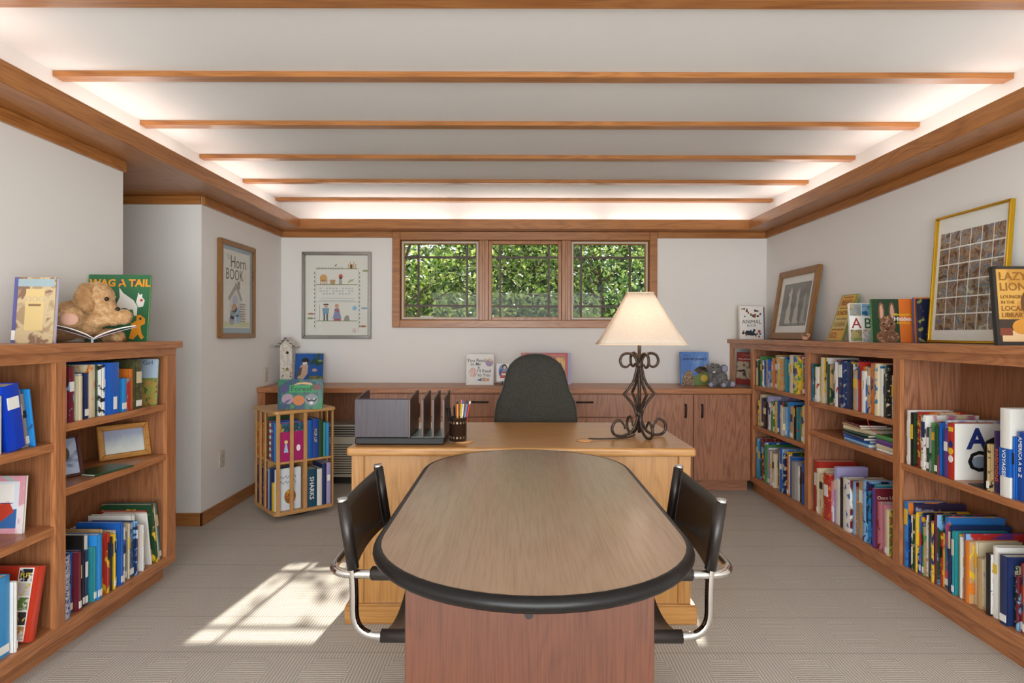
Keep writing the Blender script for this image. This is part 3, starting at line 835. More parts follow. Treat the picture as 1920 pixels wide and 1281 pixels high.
# ------------------------------------------------------------------ desk organizer and pencil cup
def organizer():
    t = thing('desk_organizer', 'dark walnut file organizer with upright dividers on the left of the desk', 'organizer', (-0.51, 2.85, 0.776))
    wal = wood('walnut_organizer', '3A2C38', '221920', 'z', rough=0.4, across=14); bz = plain('bronze_divider', '54423A', 0.4, 0.2)
    blk = plain('black_tray', '101012', 0.5)
    Z = 0.7765
    MB().box(-0.708, -0.312, 2.72, 2.985, Z, Z+0.03).build('base', blk, t, bevel=0.005, seg=2)
    MB().box(-0.46, -0.318, 2.735, 2.98, Z+0.03, Z+0.0325).build('slot_floor', plain('tray_reflection', '6E7A78', 0.35), t)  # grey-green reflection on the tray top, put into its colour
    MB().box(-0.705, -0.470, 2.728, 2.742, Z+0.03, 0.979).build('front_panel', wal, t, bevel=0.003)
    for x in (-0.706, -0.468, -0.409, -0.362, -0.316):
        MB().prism([(2.728, Z+0.03), (2.975, Z+0.03), (2.975, 0.997), (2.93, 0.997), (2.728, 0.975)], x-0.004, x+0.004, 'x').build('divider', bz if x > -0.6 else wal, t)
organizer()
def cup():
    cx, cy, Z = -0.258, 2.80, 0.7818
    t = thing('pencil_cup', 'brown embossed metal pencil cup beside the desk organizer', 'cup', (cx, cy, Z))
    br = plain('cup_bronze', '3E2C22', 0.35, 0.5)
    MB().lathe([(0.036, Z), (0.0395, Z+0.003), (0.0395, Z+0.103), (0.041, Z+0.105), (0.041, Z+0.108), (0.037, Z+0.108), (0.036, Z+0.02), (0.0, Z+0.02)], 28, c=(cx, cy)).build('cup_body', br, t)
    em = plain('cup_silver', '8C7A68', 0.35, 0.6)
    for z0 in (Z+0.018, Z+0.085):
        for k in range(16):
            a = 2*PI*k/16; c_, s_ = math.cos(a), math.sin(a)
            M = Matrix.Translation((cx+0.0395*c_, cy+0.0395*s_, z0)) @ Matrix.Rotation(a, 4, 'Z') @ RY(90)
            MB().prism([(0.007, 0), (0, 0.005), (-0.007, 0), (0, -0.005)], -0.0005, 0.001, 'z', M=M).build('emblem', em, t)
    pens = [('black', '1B1A1C', -.02, -.012, -8, -6), ('black', '1B1A1C', -.008, -.02, -4, -9), ('black', '1B1A1C', -.024, .004, -12, 2), ('yellow', 'D9B82E', .008, .0, 3, -2), ('yellow', 'E0C84A', .002, .016, -2, 5),
            ('blue and white', '5F86B8', .018, -.008, 9, -4), ('red', 'B5362E', .022, .01, 12, 4), ('white', 'DDD8CE', .012, -.02, 5, -8), ('orange', 'D98436', -.004, .004, 1, 6)]
    seen = {}
    for nm, c, dx, dy, ax, ay in pens:
        seen[nm] = seen.get(nm, 0)+1
        L = 0.165 if nm != 'black' else 0.14
        lab = '%s %s standing in the bronze pencil cup' % ({1: nm, 2: 'second '+nm, 3: 'third '+nm}[seen[nm]], 'pen' if nm == 'black' else 'pencil')
        M = Matrix.Translation((cx+dx, cy+dy, Z+0.021)) @ RY(ax) @ RX(ay)
        p = thing('pen' if nm == 'black' else 'pencil', lab, 'pen', M, 'pens and pencils in the cup')
        m = MB().tube([(0, 0, 0), (0, 0, L*0.9)], 0.0042, 8); m.build('barrel', plain('pen_'+nm, c, 0.35), p, local=True)
        MB().tube([(0, 0, L*0.9), (0, 0, L*0.97), (0, 0, L)], [0.0042, 0.0042, 0.001], 8).build('tip', plain('pen_tip_'+nm, {'black': '111111', 'yellow': 'C9736A', 'red': 'E9E6E0', 'white': '3A58A0'}.get(nm, '303030'), 0.4), p, local=True)
cup()
# ------------------------------------------------------------------ books
COL = {'w': ('white', 'E6E4DE'), 'c': ('cream', 'D9CBAA'), 'k': ('black', '22201F'), 'n': ('navy', '23325E'), 'b': ('blue', '1F5FB4'), 'l': ('light blue', '7FB2DC'),
       't': ('teal', '2A8A96'), 'g': ('green', '4C8C4A'), 'd': ('dark green', '24482F'), 'y': ('yellow', 'E0B92E'), 'o': ('orange', 'DB7A28'), 'r': ('red', 'B5322A'),
       'm': ('maroon', '6E2430'), 'p': ('purple', '5E3C86'), 'v': ('lavender', 'A8A0CC'), 'i': ('pink', 'D08494'), 's': ('tan', 'BC9A6E'), 'a': ('brown', '6A452C'),
       'e': ('grey', '8E8C8A'), 'u': ('bright blue', '2C8CD8'), 'q': ('olive', '4A4A2E'), 'x': ('magenta', 'A62468')}
PAGES = NT('book_pages'); _v = PAGES.coords((400, 400, 3)); PAGES.link(PAGES.ramp(PAGES.noise(_v, 1.0, 2), [(0.3, lin('CFC6B2')), (0.7, lin('EDE7DA'))]), PAGES.p.inputs['Base Color']); PAGES.p.inputs['Roughness'].default_value = 0.8
PAGES = PAGES.m
def cloth(code): return plain('cover_'+COL[code][0].replace(' ', '_'), COL[code][1], 0.32)
def printed(c1, c2, c3=None, scale=14, seed=0, rough=0.25):
    """flat printed cover art: blotches of two or three inks"""
    key = 'print_%s_%s_%s_%s_%s' % (c1, c2, c3, scale, seed)
    if key in MATS: return MATS[key]
    t = NT(key); tc = t.add('ShaderNodeTexCoord'); mp = t.add('ShaderNodeMapping'); mp.inputs['Location'].default_value = (seed*3.7, seed*1.3, seed*2.1)
    t.link(tc.outputs['Object'], mp.inputs[0])
    f = t.noise(mp.outputs[0], scale, 3, 0.6)
    st = [(0.44, lin(c1)), (0.52, lin(c2))]
    if c3: st = [(0.40, lin(c1)), (0.47, lin(c2)), (0.56, lin(c2)), (0.62, lin(c3))]
    t.link(t.ramp(f, st), t.p.inputs['Base Color']); t.p.inputs['Roughness'].default_value = rough
    MATS[key] = t.m; return t.m
STICK = plain('spine_sticker', 'E8E6E0', 0.5)
ORD = ['first', 'second', 'third', 'fourth', 'fifth', 'sixth', 'seventh', 'eighth', 'ninth', 'tenth', 'eleventh', 'twelfth', 'thirteenth', 'fourteenth', 'fifteenth', 'sixteenth', 'seventeenth', 'eighteenth', 'nineteenth']
TENS = {2: ('twentieth', 'twenty'), 3: ('thirtieth', 'thirty'), 4: ('fortieth', 'forty')}
def ordinal(n):
    if n < 20: return ORD[n-1]
    a, b = divmod(n, 10)
    return TENS[a][0] if b == 0 else TENS[a][1]+'-'+ORD[b-1]

def spine_book(M, t, h, w, mat, label, group, band=None, sticker=False, title=None, rnd=random, side=None):
    """upright book in its own frame: thickness along x, spine at y=0, height z.  Cover mesh carries the page block as a part."""
    b = MB(); k = min(0.0022, t*0.18); r = 0.003
    b.box(0, k, r, w, 0, h).box(t-k, t, r, w, 0, h)
    # gently rounded spine
    n = 5; vs = []
    for z in (0, h):
        for i in range(n+1):
            u = i/n; vs.append((t*u, r - r*math.sin(PI*u)*1.0 - 0.0004, z))
        for i in range(n+1):
            u = i/n; vs.append((t*(1-u), r+0.0015, z))
    m = 2*(n+1)
    fs = [(i, (i+1) % m, m+(i+1) % m, m+i) for i in range(m)] + [tuple(range(m))[::-1], tuple(range(m, 2*m))]
    b.add(vs, fs)
    if side is not None:
        b.box(t-0.0001, t+0.0003, r, w, 0, h, mi=1)
        o = b.build('book', [mat, side])
    else:
        o = b.build('book', mat)
    o.matrix_basis = M
    tag(o, label, 'book', group)
    MB().box(k, t-k, r+0.0015, w-0.004, 0.003, h-0.003).build('pages', PAGES, o, local=True)
    if band is not None:
        z0 = h*rnd.uniform(0.5, 0.68); z1 = min(h*0.92, z0+h*rnd.uniform(0.12, 0.3))
        MB().box(t*0.14, t*0.86, -0.0012, 0.001, z0, z1).build('title_band', band, o, local=True)
    if sticker:
        MB().box(t*0.1, t*0.9, -0.0012, 0.001, 0.012, 0.04).build('spine_sticker', STICK, o, local=True)
    if title:
        s, col, frac = title
        text(s, t*0.62, T(t*0.28, -0.0014, h*frac) @ RY(90), plain('ink_'+col, col, 0.4), o, 'LEFT', 0.01)
    return o

def shelf_row(codes, base, direction, rot, space, hr, wr, phrase, group, seed, special=None, fill=0.97, setback=0.012, hbig=None):
    """codes left to right as seen; base = left front corner on the shelf; direction = unit vector to the right"""
    rnd = random.Random(seed); special = special or {}
    n = len(codes)
    ts = [special.get(i, {}).get('t', rnd.uniform(0.6, 1.5)) for i in range(n)]
    fixed = sum(special[i]['t'] for i in range(n) if 't' in special.get(i, {}))
    free = sum(ts[i] for i in range(n) if 't' not in special.get(i, {}))
    leans = [special.get(i, {}).get('lean', 0) for i in range(n)]
    hs = [special.get(i, {}).get('h', rnd.uniform(*hr)) for i in range(n)]
    extra = sum(hs[i]*math.sin(R(leans[i])) for i in range(n) if leans[i] and (i == 0 or not leans[i-1]))
    k = (space*fill-fixed-extra)/free
    d = Vector(direction); cur = 0.0; prev_lean = 0
    into = Vector((0, 0, 1)).cross(d)          # away from the viewer
    for i, c in enumerate(codes):
        sp = special.get(i, {})
        t = ts[i] if 't' in sp else ts[i]*k
        h = hs[i]; w = sp.get('w', min(rnd.uniform(*wr), h*0.95))
        a = leans[i]
        if a and not prev_lean: cur += h*math.sin(R(a))
        prev_lean = a
        sb = setback + sp.get('sb', rnd.uniform(0, 0.03))
        w = min(w, 0.282-sb)
        p = Vector(base) + d*cur + into*sb
        M = Matrix.Translation(p) @ RZ(rot) @ RY(-a)
        name = COL[c][0]
        size = 'thick' if t > 0.03 else ('tall' if h > hr[0]+0.75*(hr[1]-hr[0]) else ('small' if h < hr[0]+0.25*(hr[1]-hr[0]) else 'slim'))
        lab = sp.get('label') or '%s %s book, %s from the left, %s' % (size, name, ordinal(i+1), phrase)
        others = [q for q in 'wcnbryedolms' if q != c]
        q = rnd.choice(others); q2 = rnd.choice(others)
        mat = sp.get('mat') or (cloth(c) if rnd.random() < 0.6 else printed(COL[c][1], COL[c][1], COL[q][1], rnd.choice((18, 26, 40)), rnd.randint(0, 3)))
        side = sp.get('side') or (printed(COL[c][1], COL[q][1], COL[q2][1], rnd.choice((9, 14)), rnd.randint(0, 2)) if rnd.random() < 0.5 else None)
        band = sp.get('band', cloth(rnd.choice('wckyn')) if rnd.random() < 0.45 else None)
        o = spine_book(M, t*0.965, h, w, mat, lab, group, band, sp.get('sticker', rnd.random() < 0.35), sp.get('title'), rnd, side)
        if 'deco' in sp: sp['deco'](o, t*0.965, h, w)
        cur += t/math.cos(R(a))

FX = 1.905                                     # front plane of the right-hand shelves
def rrow(codes, ya, yb, z, hr, wr, phrase, seed, **kw):
    shelf_row(codes, (FX, ya, z+0.0005), (0, -1, 0), -90, ya-yb, hr, wr, phrase, 'books on the '+phrase, seed, **kw)
rrow('cdgwoescoscysbtlcgyn', 4.875, 4.035, 0.865, (.2, .262), (.17, .24), 'top shelf, right corner bay', 11, setback=0.006,
     special={15: {'t': .05, 'h': .225, 'mat': printed('2C8CD8', '2C8CD8', 'D9CBAA', 14, 1), 'label': 'thick sky-blue book with cream blotches, top shelf, corner bay of right bookcase'},
              17: {'t': .075, 'h': .255, 'sb': 0, 'mat': printed('4C8C4A', 'D8C84A', '2858B0', 17, 2), 'side': printed('4C8C4A', 'E0B92E', 'A62468', 12, 1), 'label': 'broad picture book with green, yellow and blue art, corner bay of right bookcase'}})
rrow('ycnkvvwgsybwrclueskttgyw', 4.875, 4.035, 0.546, (.2, .255), (.17, .24), 'middle shelf, right corner bay', 12, setback=0.006,
     special={2: {'t': .055}, 3: {'t': .06, 'h': .205}})
rrow('tumblgvewecrkwbnyoybewkb', 4.88, 4.035, 0.138, (.22, .31), (.19, .27), 'bottom shelf, right corner bay', 13, setback=0.004,
     special={0: {'h': .31}, 2: {'h': .32, 't': .05, 'band': cloth('l')}, 16: {'h': .3}, 18: {'h': .305}})
def deco_N(o, t, h, w):
    # picture-book cover: cream border, blue sea, orange and magenta shapes
    M = T(t+0.0006, 0, 0) @ RZ(90)
    for pts, c in (([(.014, .014), (w-.014, .014), (w-.014, h-.014), (.014, h-.014)], '2E7FB4'), (circle(w*.5, h*.36, w*.3, h*.1), 'C8563C'), (circle(w*.42, h*.2, w*.3, h*.1), 'A62468'), (circle(w*.7, h*.3, w*.16, h*.14), 'D98A3A')):
        m = MB().prism(pts, -0.0004-0.0002*len(c), 0.0, 'y', M=M); m.build('cover_art', plain('ink_'+c, c, 0.35), o, local=True)
    text('N', 0.05, M @ T(w*.42, -0.0022, h*.7), plain('ink_D9622E', 'D9622E', 0.4), o)
rrow('bwycewdbiwnnkesrowsoywdkc', 3.955, 3.09, 0.8416, (.215, .285), (.17, .25), 'top shelf, right middle bay', 14, setback=0.006,
     special={10: {'t': .055, 'h': .272, 'w': .25}, 11: {'t': .05, 'h': .268}, 19: {'t': .05, 'h': .275, 'band': None, 'label': 'thick plain orange book on the top shelf of the middle bay'},
              20: {'t': .03, 'h': .275, 'w': .23, 'sb': 0, 'mat': printed('D9CBAA', 'D9CBAA', '2E7FB4', 22, 1), 'side': cloth('c'), 'deco': deco_N, 'label': 'picture book with wavy cream border and letter N, middle bay top shelf'}})
rrow('rccwrivwkwleslutmiyc', 3.955, 3.10, 0.138, (.235, .33), (.19, .27), 'bottom shelf, right middle bay', 15, setback=0.004,
     special={6: {'h': .335, 't': .03}, 9: {'t': .075, 'h': .3, 'mat': printed('E6E4DE', 'E6E4DE', '4E6EA8', 20, 1), 'label': 'thick white volume with blue ornament on its spine, middle bay bottom shelf'},
              16: {'h': .315, 'w': .26, 't': .03, 'sb': 0, 'mat': cloth('p'), 'side': cloth('m'), 'label': 'purple and maroon fairy tale book with white titles, middle bay bottom shelf',
                   'deco': lambda o, t, h, w: [text(s, z_, T(t+0.0012, 0, 0) @ RZ(90) @ T(.012, 0, h*f), plain('ink_E8D8D0', 'E8D8D0', 0.4), o, 'LEFT') for s, f, z_ in (('Once Upon a Fairy', .82, .026),)]},
              18: {'h': .25, 't': .03, 'mat': cloth('i')}, 19: {'h': .235, 't': .035, 'w': .2, 'sb': 0, 'side': printed('D8B24A', '5F7A3A', 'C8623A', 26, 1), 'label': 'small yellow and green picture book at the near end, middle bay bottom shelf',
                   'deco': lambda o, t, h, w: [MB().prism([(.06, h*.35), (w-.01, h*.35), (w-.01, h*.72), (.06, h*.72)], -0.001, 0, 'y', M=T(t+0.0002, 0, 0) @ RZ(90)).build('title_panel', WHITE, o, local=True)] + [text(s, .026, T(t+0.0016, 0, 0) @ RZ(90) @ T(.065, 0, h*f), plain('ink_'+c_, c_, 0.4), o, 'LEFT', 0.02) for s, f, c_ in (('NAN', .62, '222222'), ('EAS', .51, '2E4E8E'), ('ST', .4, 'A83A2A'))]}})
# lying stacks, middle bay
def flat_book(x, y, z, w, h, t, rz, code, label, group):
    M = T(x, y, z+t) @ RZ(rz) @ RY(90)
    return spine_book(M, t, h, w, cloth(code), label, group, None, False, None)
z_ = 0.6555
for i, (c, w, h, t, rz) in enumerate((('l', .2, .27, .016, -93), ('b', .2, .25, .014, -88), ('n', .19, .26, .015, -95), ('d', .19, .24, .014, -90), ('c', .2, .25, .022, -84), ('s', .18, .2, .014, -92), ('m', .15, .2, .012, -97))):
    flat_book(FX+0.03, 3.60+.01*(i % 3), z_, w, h, t, rz, c, '%s book lying %s from the bottom in the taller stack of the middle bay' % (COL[c][0], ordinal(i+1)), 'books lying in the taller stack'); z_ += t+0.0008
z_ = 0.6555
for i, (c, w, h, t, rz) in enumerate((('w', .21, .17, .013, -91), ('c', .19, .15, .022, -88), ('p', .19, .17, .026, -93), ('g', .2, .17, .022, -90))):
    flat_book(FX+0.02, 3.262+.002*i, z_, w, h, t, rz, c, '%s book lying %s from the bottom in the shorter stack of the middle bay' % (COL[c][0], ordinal(i+1)), 'books lying in the shorter stack'); z_ += t+0.0008
o_ = MB().tube(spline([(FX-0.0, 3.30, .846), (FX-0.012, 3.285, .80), (FX-0.006, 3.25, .765), (FX+0.03, 3.22, .7415)], 5), 0.0016, 5).build('ribbon_marker', plain('ribbon_red', 'B8452E', 0.6))
tag(o_, 'thin red ribbon marker hanging from the shelf onto the shorter book stack', 'ribbon')

# near bay
def deco_AC(o, t, h, w):
    M = T(t+0.0006, 0, 0) @ RZ(90)
    text('A', 0.125, M @ T(w*.5, -0.001, h*.56), plain('ink_24306E', '24306E', 0.4), o, 'CENTER', 0.03)
    text('C', 0.125, M @ T(w*.5, -0.001, h*.16), plain('ink_1C1C1C', '1C1C1C', 0.4), o, 'CENTER', 0.015)
    MB().prism(circle(w*.56, h*.31, w*.19, h*.11), -0.0006, 0, 'y', M=M).build('cover_art', plain('ink_8E9CB0', '8E9CB0', 0.4), o, local=True)
    MB().box(t*.2, t*.8, -0.0012, 0.001, h*.85, h*.93).build('spine_mark', plain('ink_E0B92E', 'E0B92E', 0.4), o, local=True)
    for f, c in ((.62, '24306E'), (.5, 'E0B92E'), (.36, 'E8E6E0')):
        MB().prism(circle(t*.5, h*f, t*.32, .016), -0.0012, 0.001, 'y').build('spine_mark', plain('ink_'+c, c, 0.4), o, local=True)
def deco_butterfly(o, t, h, w):
    M = T(t+0.0006, 0, 0) @ RZ(90)
    og = plain('ink_C9862A', 'C9862A', 0.4); bk = plain('ink_1C1C1C', '1C1C1C', 0.4)
    for pts in ([(.1, .27), (.085, .31), (.09, .33), (.105, .30)], [(.105, .27), (.16, .31), (.19, .30), (.15, .265)], [(.09, .262), (.07, .25), (.095, .255)]):
        MB().prism([(a, b) for a, b in pts], -0.0008, 0, 'y', M=M).build('cover_art', bk, o, local=True)
    for pts in ([(.101, .278), (.09, .305), (.094, .32), (.103, .298)], [(.115, .274), (.155, .302), (.175, .297), (.145, .272)]):
        MB().prism(pts, -0.0014, 0, 'y', M=M).build('cover_art', og, o, local=True)
    MB().prism([(0, .08), (w*.7, .08), (w*.7, .19), (0, .19)], -0.0006, 0, 'y', M=M).build('cover_band', cloth('b'), o, local=True)
    MB().box(0, t, -0.0012, 0.002, .08, .19).build('spine_band', cloth('b'), o, local=True)
    text('VOYAGES', t*.5, T(t*.3, -0.0016, .185) @ RY(90), plain('ink_F0F0F0', 'F0F0F0', 0.4), o, 'LEFT', 0.01)
rrow('wkrsowdgrdbvpr', 3.01, 2.665, 0.638, (.20, .255), (.18, .26), 'upper shelf, right near bay', 16, setback=0.006, fill=1.0,
     special={0: {'h': .262, 't': .03, 'mat': cloth('w')}, 1: {'h': .255}, 2: {'h': .26, 'mat': printed('A8362A', 'A8362A', 'E0C050', 40, 1)}, 3: {'mat': cloth('o'), 'h': .25}, 4: {'h': .23},
              5: {'t': .034, 'h': .255, 'w': .25, 'side': printed('E6E4DE', 'C07890', 'D9CBAA', 7, 1)}, 10: {'h': .235}, 11: {'h': .25, 'w': .27, 'mat': printed('7FA6CC', '7FA6CC', '8A5AA8', 24, 1)},
              12: {'h': .215}, 13: {'t': .042, 'h': .245, 'w': .2, 'sb': 0, 'mat': cloth('r'), 'side': cloth('w'), 'band': None, 'sticker': False, 'deco': deco_AC, 'label': 'alphabet book with red spine and white cover showing big letters A and C'}})
rrow('cngwbntmyk', 2.49, 2.14, 0.638, (.19, .25), (.17, .24), 'upper shelf beyond the bookend, right bookcase', 17, setback=0.006, fill=1.0,
     special={0: {'h': .19, 't': .016, 'mat': printed('BCA070', 'BCA070', '3A3226', 50, 1)},
              1: {'h': .245, 't': .038, 'mat': plain('cover_plum', '33265A', 0.3), 'band': None, 'sticker': False, 'title': ('INVENTIONS', 'E0622E', 0.72), 'label': 'plum book with orange INVENTIONS on its spine, near bay'},
              2: {'h': .235, 't': .02, 'mat': printed('4C8C6A', '4C8C6A', 'D0C0A0', 40, 2)},
              3: {'h': .345, 't': .05, 'w': .26, 'sb': 0, 'mat': cloth('w'), 'side': cloth('w'), 'band': None, 'sticker': False, 'deco': deco_butterfly, 'label': 'tall white book with an orange butterfly and a blue band, near bay'},
              4: {'h': .24, 't': .012}, 5: {'h': .262, 't': .036, 'mat': plain('cover_royal', '1E4A9C', 0.25), 'band': None, 'sticker': False, 'title': ('AMERICA A to Z', 'F0F0F0', 0.93), 'label': 'royal blue AMERICA A to Z book near the frame edge, near bay'},
              6: {'h': .25}, 7: {'h': .185}, 8: {'h': .25, 't': .03}})
be = thing('bookend', 'black metal bookend between the alphabet book and the inventions book', 'bookend', (FX+.04, 2.515, .6385))
MB().prism([(FX+.02, .6395), (FX+.15, .6395), (FX+.15, .80), (FX+.135, .835), (FX+.10, .85), (FX+.06, .85), (FX+.03, .835), (FX+.02, .81)], 2.512, 2.516, 'y').build('upright_plate', plain('bookend_black', '171717', 0.4), be)
MB().box(FX+.02, FX+.15, 2.516, 2.60, .6385, .641).build('foot_plate', plain('bookend_black', '171717', 0.4), be)
rrow('bncsdybngwkniymrbksnutywcpoc', 3.015, 2.56, 0.138, (.22, .30), (.18, .27), 'bottom shelf, right near bay', 18, setback=0.004, fill=1.0,
     special={0: {'h': .315, 't': .034, 'mat': printed('1F5FB4', '2C7CC8', '3A8AD0', 18, 1)}, 1: {'h': .31, 'w': .28, 'side': printed('3A3048', '3A3048', 'A0A0C0', 12, 1)}, 9: {'h': .285}, 12: {'mat': printed('D08494', 'D08494', '2C3C5C', 9, 1), 't': .03, 'h': .27},
              14: {'h': .315, 'w': .28}, 16: {'h': .315, 't': .028, 'mat': printed('D9447A', '2C6CB0', 'C07828', 7, 1), 'side': printed('2C6CB0', '2C6CB0', 'B08A2C', 7, 2)}, 19: {'h': .29, 'w': .27}, 26: {'t': .028, 'mat': cloth('o'), 'h': .26}})
rrow('swkwcndmrecgkvwbs', 2.555, 2.14, 0.138, (.2, .285), (.17, .25), 'near end, bottom shelf, right near bay', 19, setback=0.004, fill=1.0,
     special={3: {'h': .285, 'w': .26, 'side': cloth('w'), 'label': 'white book with AL on its cover, near end of the bottom shelf', 'deco': lambda o, t, h, w: text('AL', .03, T(t+0.0012, 0, 0) @ RZ(90) @ T(.02, 0, h*.82), plain('ink_222222', '222222', 0.4), o, 'LEFT')},
              12: {'h': .25, 't': .024, 'mat': cloth('k'), 'band': None, 'title': ('WORK', 'E0DCD2', 0.5), 'label': 'black book with WORK on its spine, near end of the bottom shelf'}})

# left bookcase
LX = -1.76
def lrow(codes, ya, yb, z, hr, wr, phrase, seed, **kw):
    shelf_row(codes, (LX, ya, z+0.0005), (0, 1, 0), 90, yb-ya, hr, wr, phrase, 'books on the '+phrase, seed, **kw)
def deco_bar(o, t, h, w):
    M = T(-0.0006, 0, 0) @ RZ(-90)
    MB().prism([(-.06, .03), (-.02, .03), (-.02, .1), (-.06, .1)], -0.0003, 0.0006, 'y', M=M).build('barcode_label', WHITE, o, local=True)
lrow('gimdcwncdwbluroq', 2.405, 2.93, 0.912, (.17, .225), (.15, .22), 'top shelf, left bookcase far bay', 31, setback=0.006, fill=0.99,
     special={0: {'h': .215, 't': .02}, 1: {'h': .14, 't': .014}, 3: {'h': .225, 'mat': cloth('g'), 't': .02}, 8: {'h': .22}, 9: {'h': .22, 't': .022, 'mat': printed('E6E4DE', 'E6E4DE', '30302E', 30, 1)},
              10: {'h': .226, 't': .085, 'w': .25, 'sb': 0, 'mat': plain('binder_blue', '1A62C8', 0.25), 'band': None, 'sticker': False, 'label': 'thick glossy blue binder with a barcode label, far bay of left bookcase',
                   'deco': lambda o, t, h, w: MB().box(t*.5, t*.78, -0.0012, 0.001, .02, .075).build('barcode_label', WHITE, o, local=True)},
              12: {'h': .15}, 13: {'h': .15}, 15: {'h': .23, 't': .05, 'mat': printed('4A4A2E', '4A4A2E', '5E5E3C', 40, 1)}})
lrow('ncwbmnknwtubsrkygcbwkctnwow', 2.41, 2.93, 0.135, (.215, .30), (.17, .25), 'bottom shelf, left bookcase far bay', 32, setback=0.004, fill=1.0,
     special={0: {'t': .032, 'h': .25, 'mat': printed('2E3A6E', 'B8C0D8', '2E3A6E', 90, 1), 'band': None}, 4: {'h': .24}, 9: {'h': .23}, 10: {'h': .275, 't': .03, 'w': .26, 'side': cloth('u')}, 13: {'h': .26, 't': .02}, 18: {'h': .28, 't': .022}, 22: {'h': .25, 't': .034, 'mat': printed('5E7E9E', '3A5878', '9AB0C4', 12, 1), 'band': None}})
lrow('wrdect', 2.96, 3.095, 0.135, (.24, .30), (.17, .25), 'leaning end, bottom shelf, left far bay', 33, setback=0.004, fill=1.0,
     special={0: {'lean': 9, 'h': .265}, 1: {'lean': 9, 'h': .27}, 2: {'lean': 9, 'h': .3}, 3: {'lean': 9, 'h': .295}, 4: {'lean': 9, 'h': .29}, 5: {'lean': 9, 'h': .29}})
lrow('rnowbseub', 1.90, 2.30, 0.8475, (.19, .235), (.16, .22), 'top shelf, left bookcase near bay', 34, setback=0.006, fill=1.0,
     special={4: {'t': .07, 'h': .235, 'lean': 8, 'mat': plain('folder_blue', '1240C0', 0.3), 'band': WHITE, 'sticker': False, 'label': 'bright blue folder with a white label, near bay of left bookcase'}, 5: {'lean': 8, 'h': .215, 't': .022}, 6: {'lean': 8, 'h': .2, 't': .018}, 7: {'lean': 8, 'h': .215, 't': .014}, 8: {'lean': 8, 'h': .21, 't': .014}})
lrow('kwrmuw', 1.90, 2.185, 0.135, (.22, .275), (.18, .25), 'bottom shelf, left bookcase near bay', 35, setback=0.004, fill=1.0,
     special={3: {'h': .25, 't': .045, 'mat': plain('cover_rust', '7E2A1E', 0.3)}, 4: {'h': .28, 't': .055, 'mat': plain('cover_azure', '2E8CC8', 0.3)}, 5: {'h': .25, 't': .014}})

# ------------------------------------------------------------------ books and pictures that face the viewer
def face_book(label, p, w, h, t, rz, lean, front, spine, group='books standing face out', name='book', cat='book'):
    """book standing face out: front at y=0 facing -y, spine on its left edge; p = left bottom front corner"""
    M = Matrix.Translation(p) @ RZ(rz) @ RX(-lean)
    k = 0.0022
    b = MB().box(0, w, 0, k, 0, h, mi=0).box(0, w, t-k, t, 0, h, mi=1).box(-0.001, 0.0015, 0, t, 0, h, mi=1)
    o = b.build(name, [front, spine]); o.matrix_basis = M
    tag(o, label, cat, group)
    MB().box(0.0015, w-0.004, k, t-k, 0.003, h-0.003).build('pages', PAGES, o, local=True)
    return o
def ink(c): return plain('ink_'+c, c, 0.4)
def art(o, pts, c, lift=0.0005, name='cover_art'):
    m = c if not isinstance(c, str) else ink(c)
    return MB().prism(pts, -lift, 0.0002, 'y').build(name, m, o, local=True)
def rect(x0, x1, z0, z1): return [(x0, z0), (x1, z0), (x1, z1), (x0, z1)]
def word(o, s, x, z, size, c, align='CENTER', bold=0.0, lift=0.0012, sx=1.0):
    return text(s, size, T(x, -lift, z), ink(c), o, align, bold, sx)

# on top of the left bookcase
o = face_book('plastic-wrapped book with DOG on a tan cover, left end of the left bookcase', (-1.972, 2.40, ZT+.0005), .155, .262, .022, 4, 5, printed('A88E6E', 'C9B48E', '8A6A56', 16, 1), cloth('v'))
art(o, rect(.045, .115, .05, .215), 'D8BE84'); art(o, rect(0.001, .15, .225, .255), '9CB0B8'); word(o, 'DOG', .08, .165, .03, 'C9B89A', bold=.01); art(o, rect(.057, .103, .146, .155), '8A6A4A', .0012, 'subtitle_mark')
art(o, rect(0, .014, 0, .262), '5A5A92', .0008); art(o, rect(0, .014, .012, .05), 'E8E6E0', .001, 'spine_sticker')
o = face_book('green board book titled WAG A TAIL behind the plush dog', (-2.055, 2.93, ZT+.0005), .288, .325, .016, 3, 6, plain('wag_green', '2F6B45', 0.35), cloth('g'))
word(o, 'WAG A TAIL', .148, .268, .049, 'E89A24', bold=.035, lift=.0016, sx=1.02)
for px_, pz_ in ((.152, .288), (.215, .288)): art(o, circle(px_, pz_, .007), '5A3A5E', .0026)
wh = 'E9E6DF'
art(o, [(.13, .16), (.15, .215), (.145, .262), (.165, .235), (.215, .2), (.235, .17), (.235, .125), (.222, .125), (.215, .155), (.16, .15), (.15, .12), (.135, .12)], wh)
art(o, [(.228, .19), (.237, .238), (.243, .225), (.255, .232), (.255, .215), (.268, .2), (.262, .17), (.24, .165)], wh, .0009); art(o, circle(.253, .2, .007), 'C8482E', .0016)
art(o, circle(.175, .14, .026, .022), '24442E', .0012); art(o, circle(.175, .14, .02, .012), 'E8C030', .0016)
art(o, [(.205, .015), (.215, .06), (.21, .085), (.235, .1), (.235, .125), (.25, .13), (.275, .11), (.275, .085), (.255, .075), (.262, .04), (.275, .02), (.262, .01), (.245, .035), (.225, .01)], 'E8962A', .0009); art(o, circle(.253, .11, .006), '3A3A3A', .0016)
art(o, [(.1, .005), (.12, .045), (.15, .055), (.18, .045), (.195, .005)], 'D9622E', .0009)

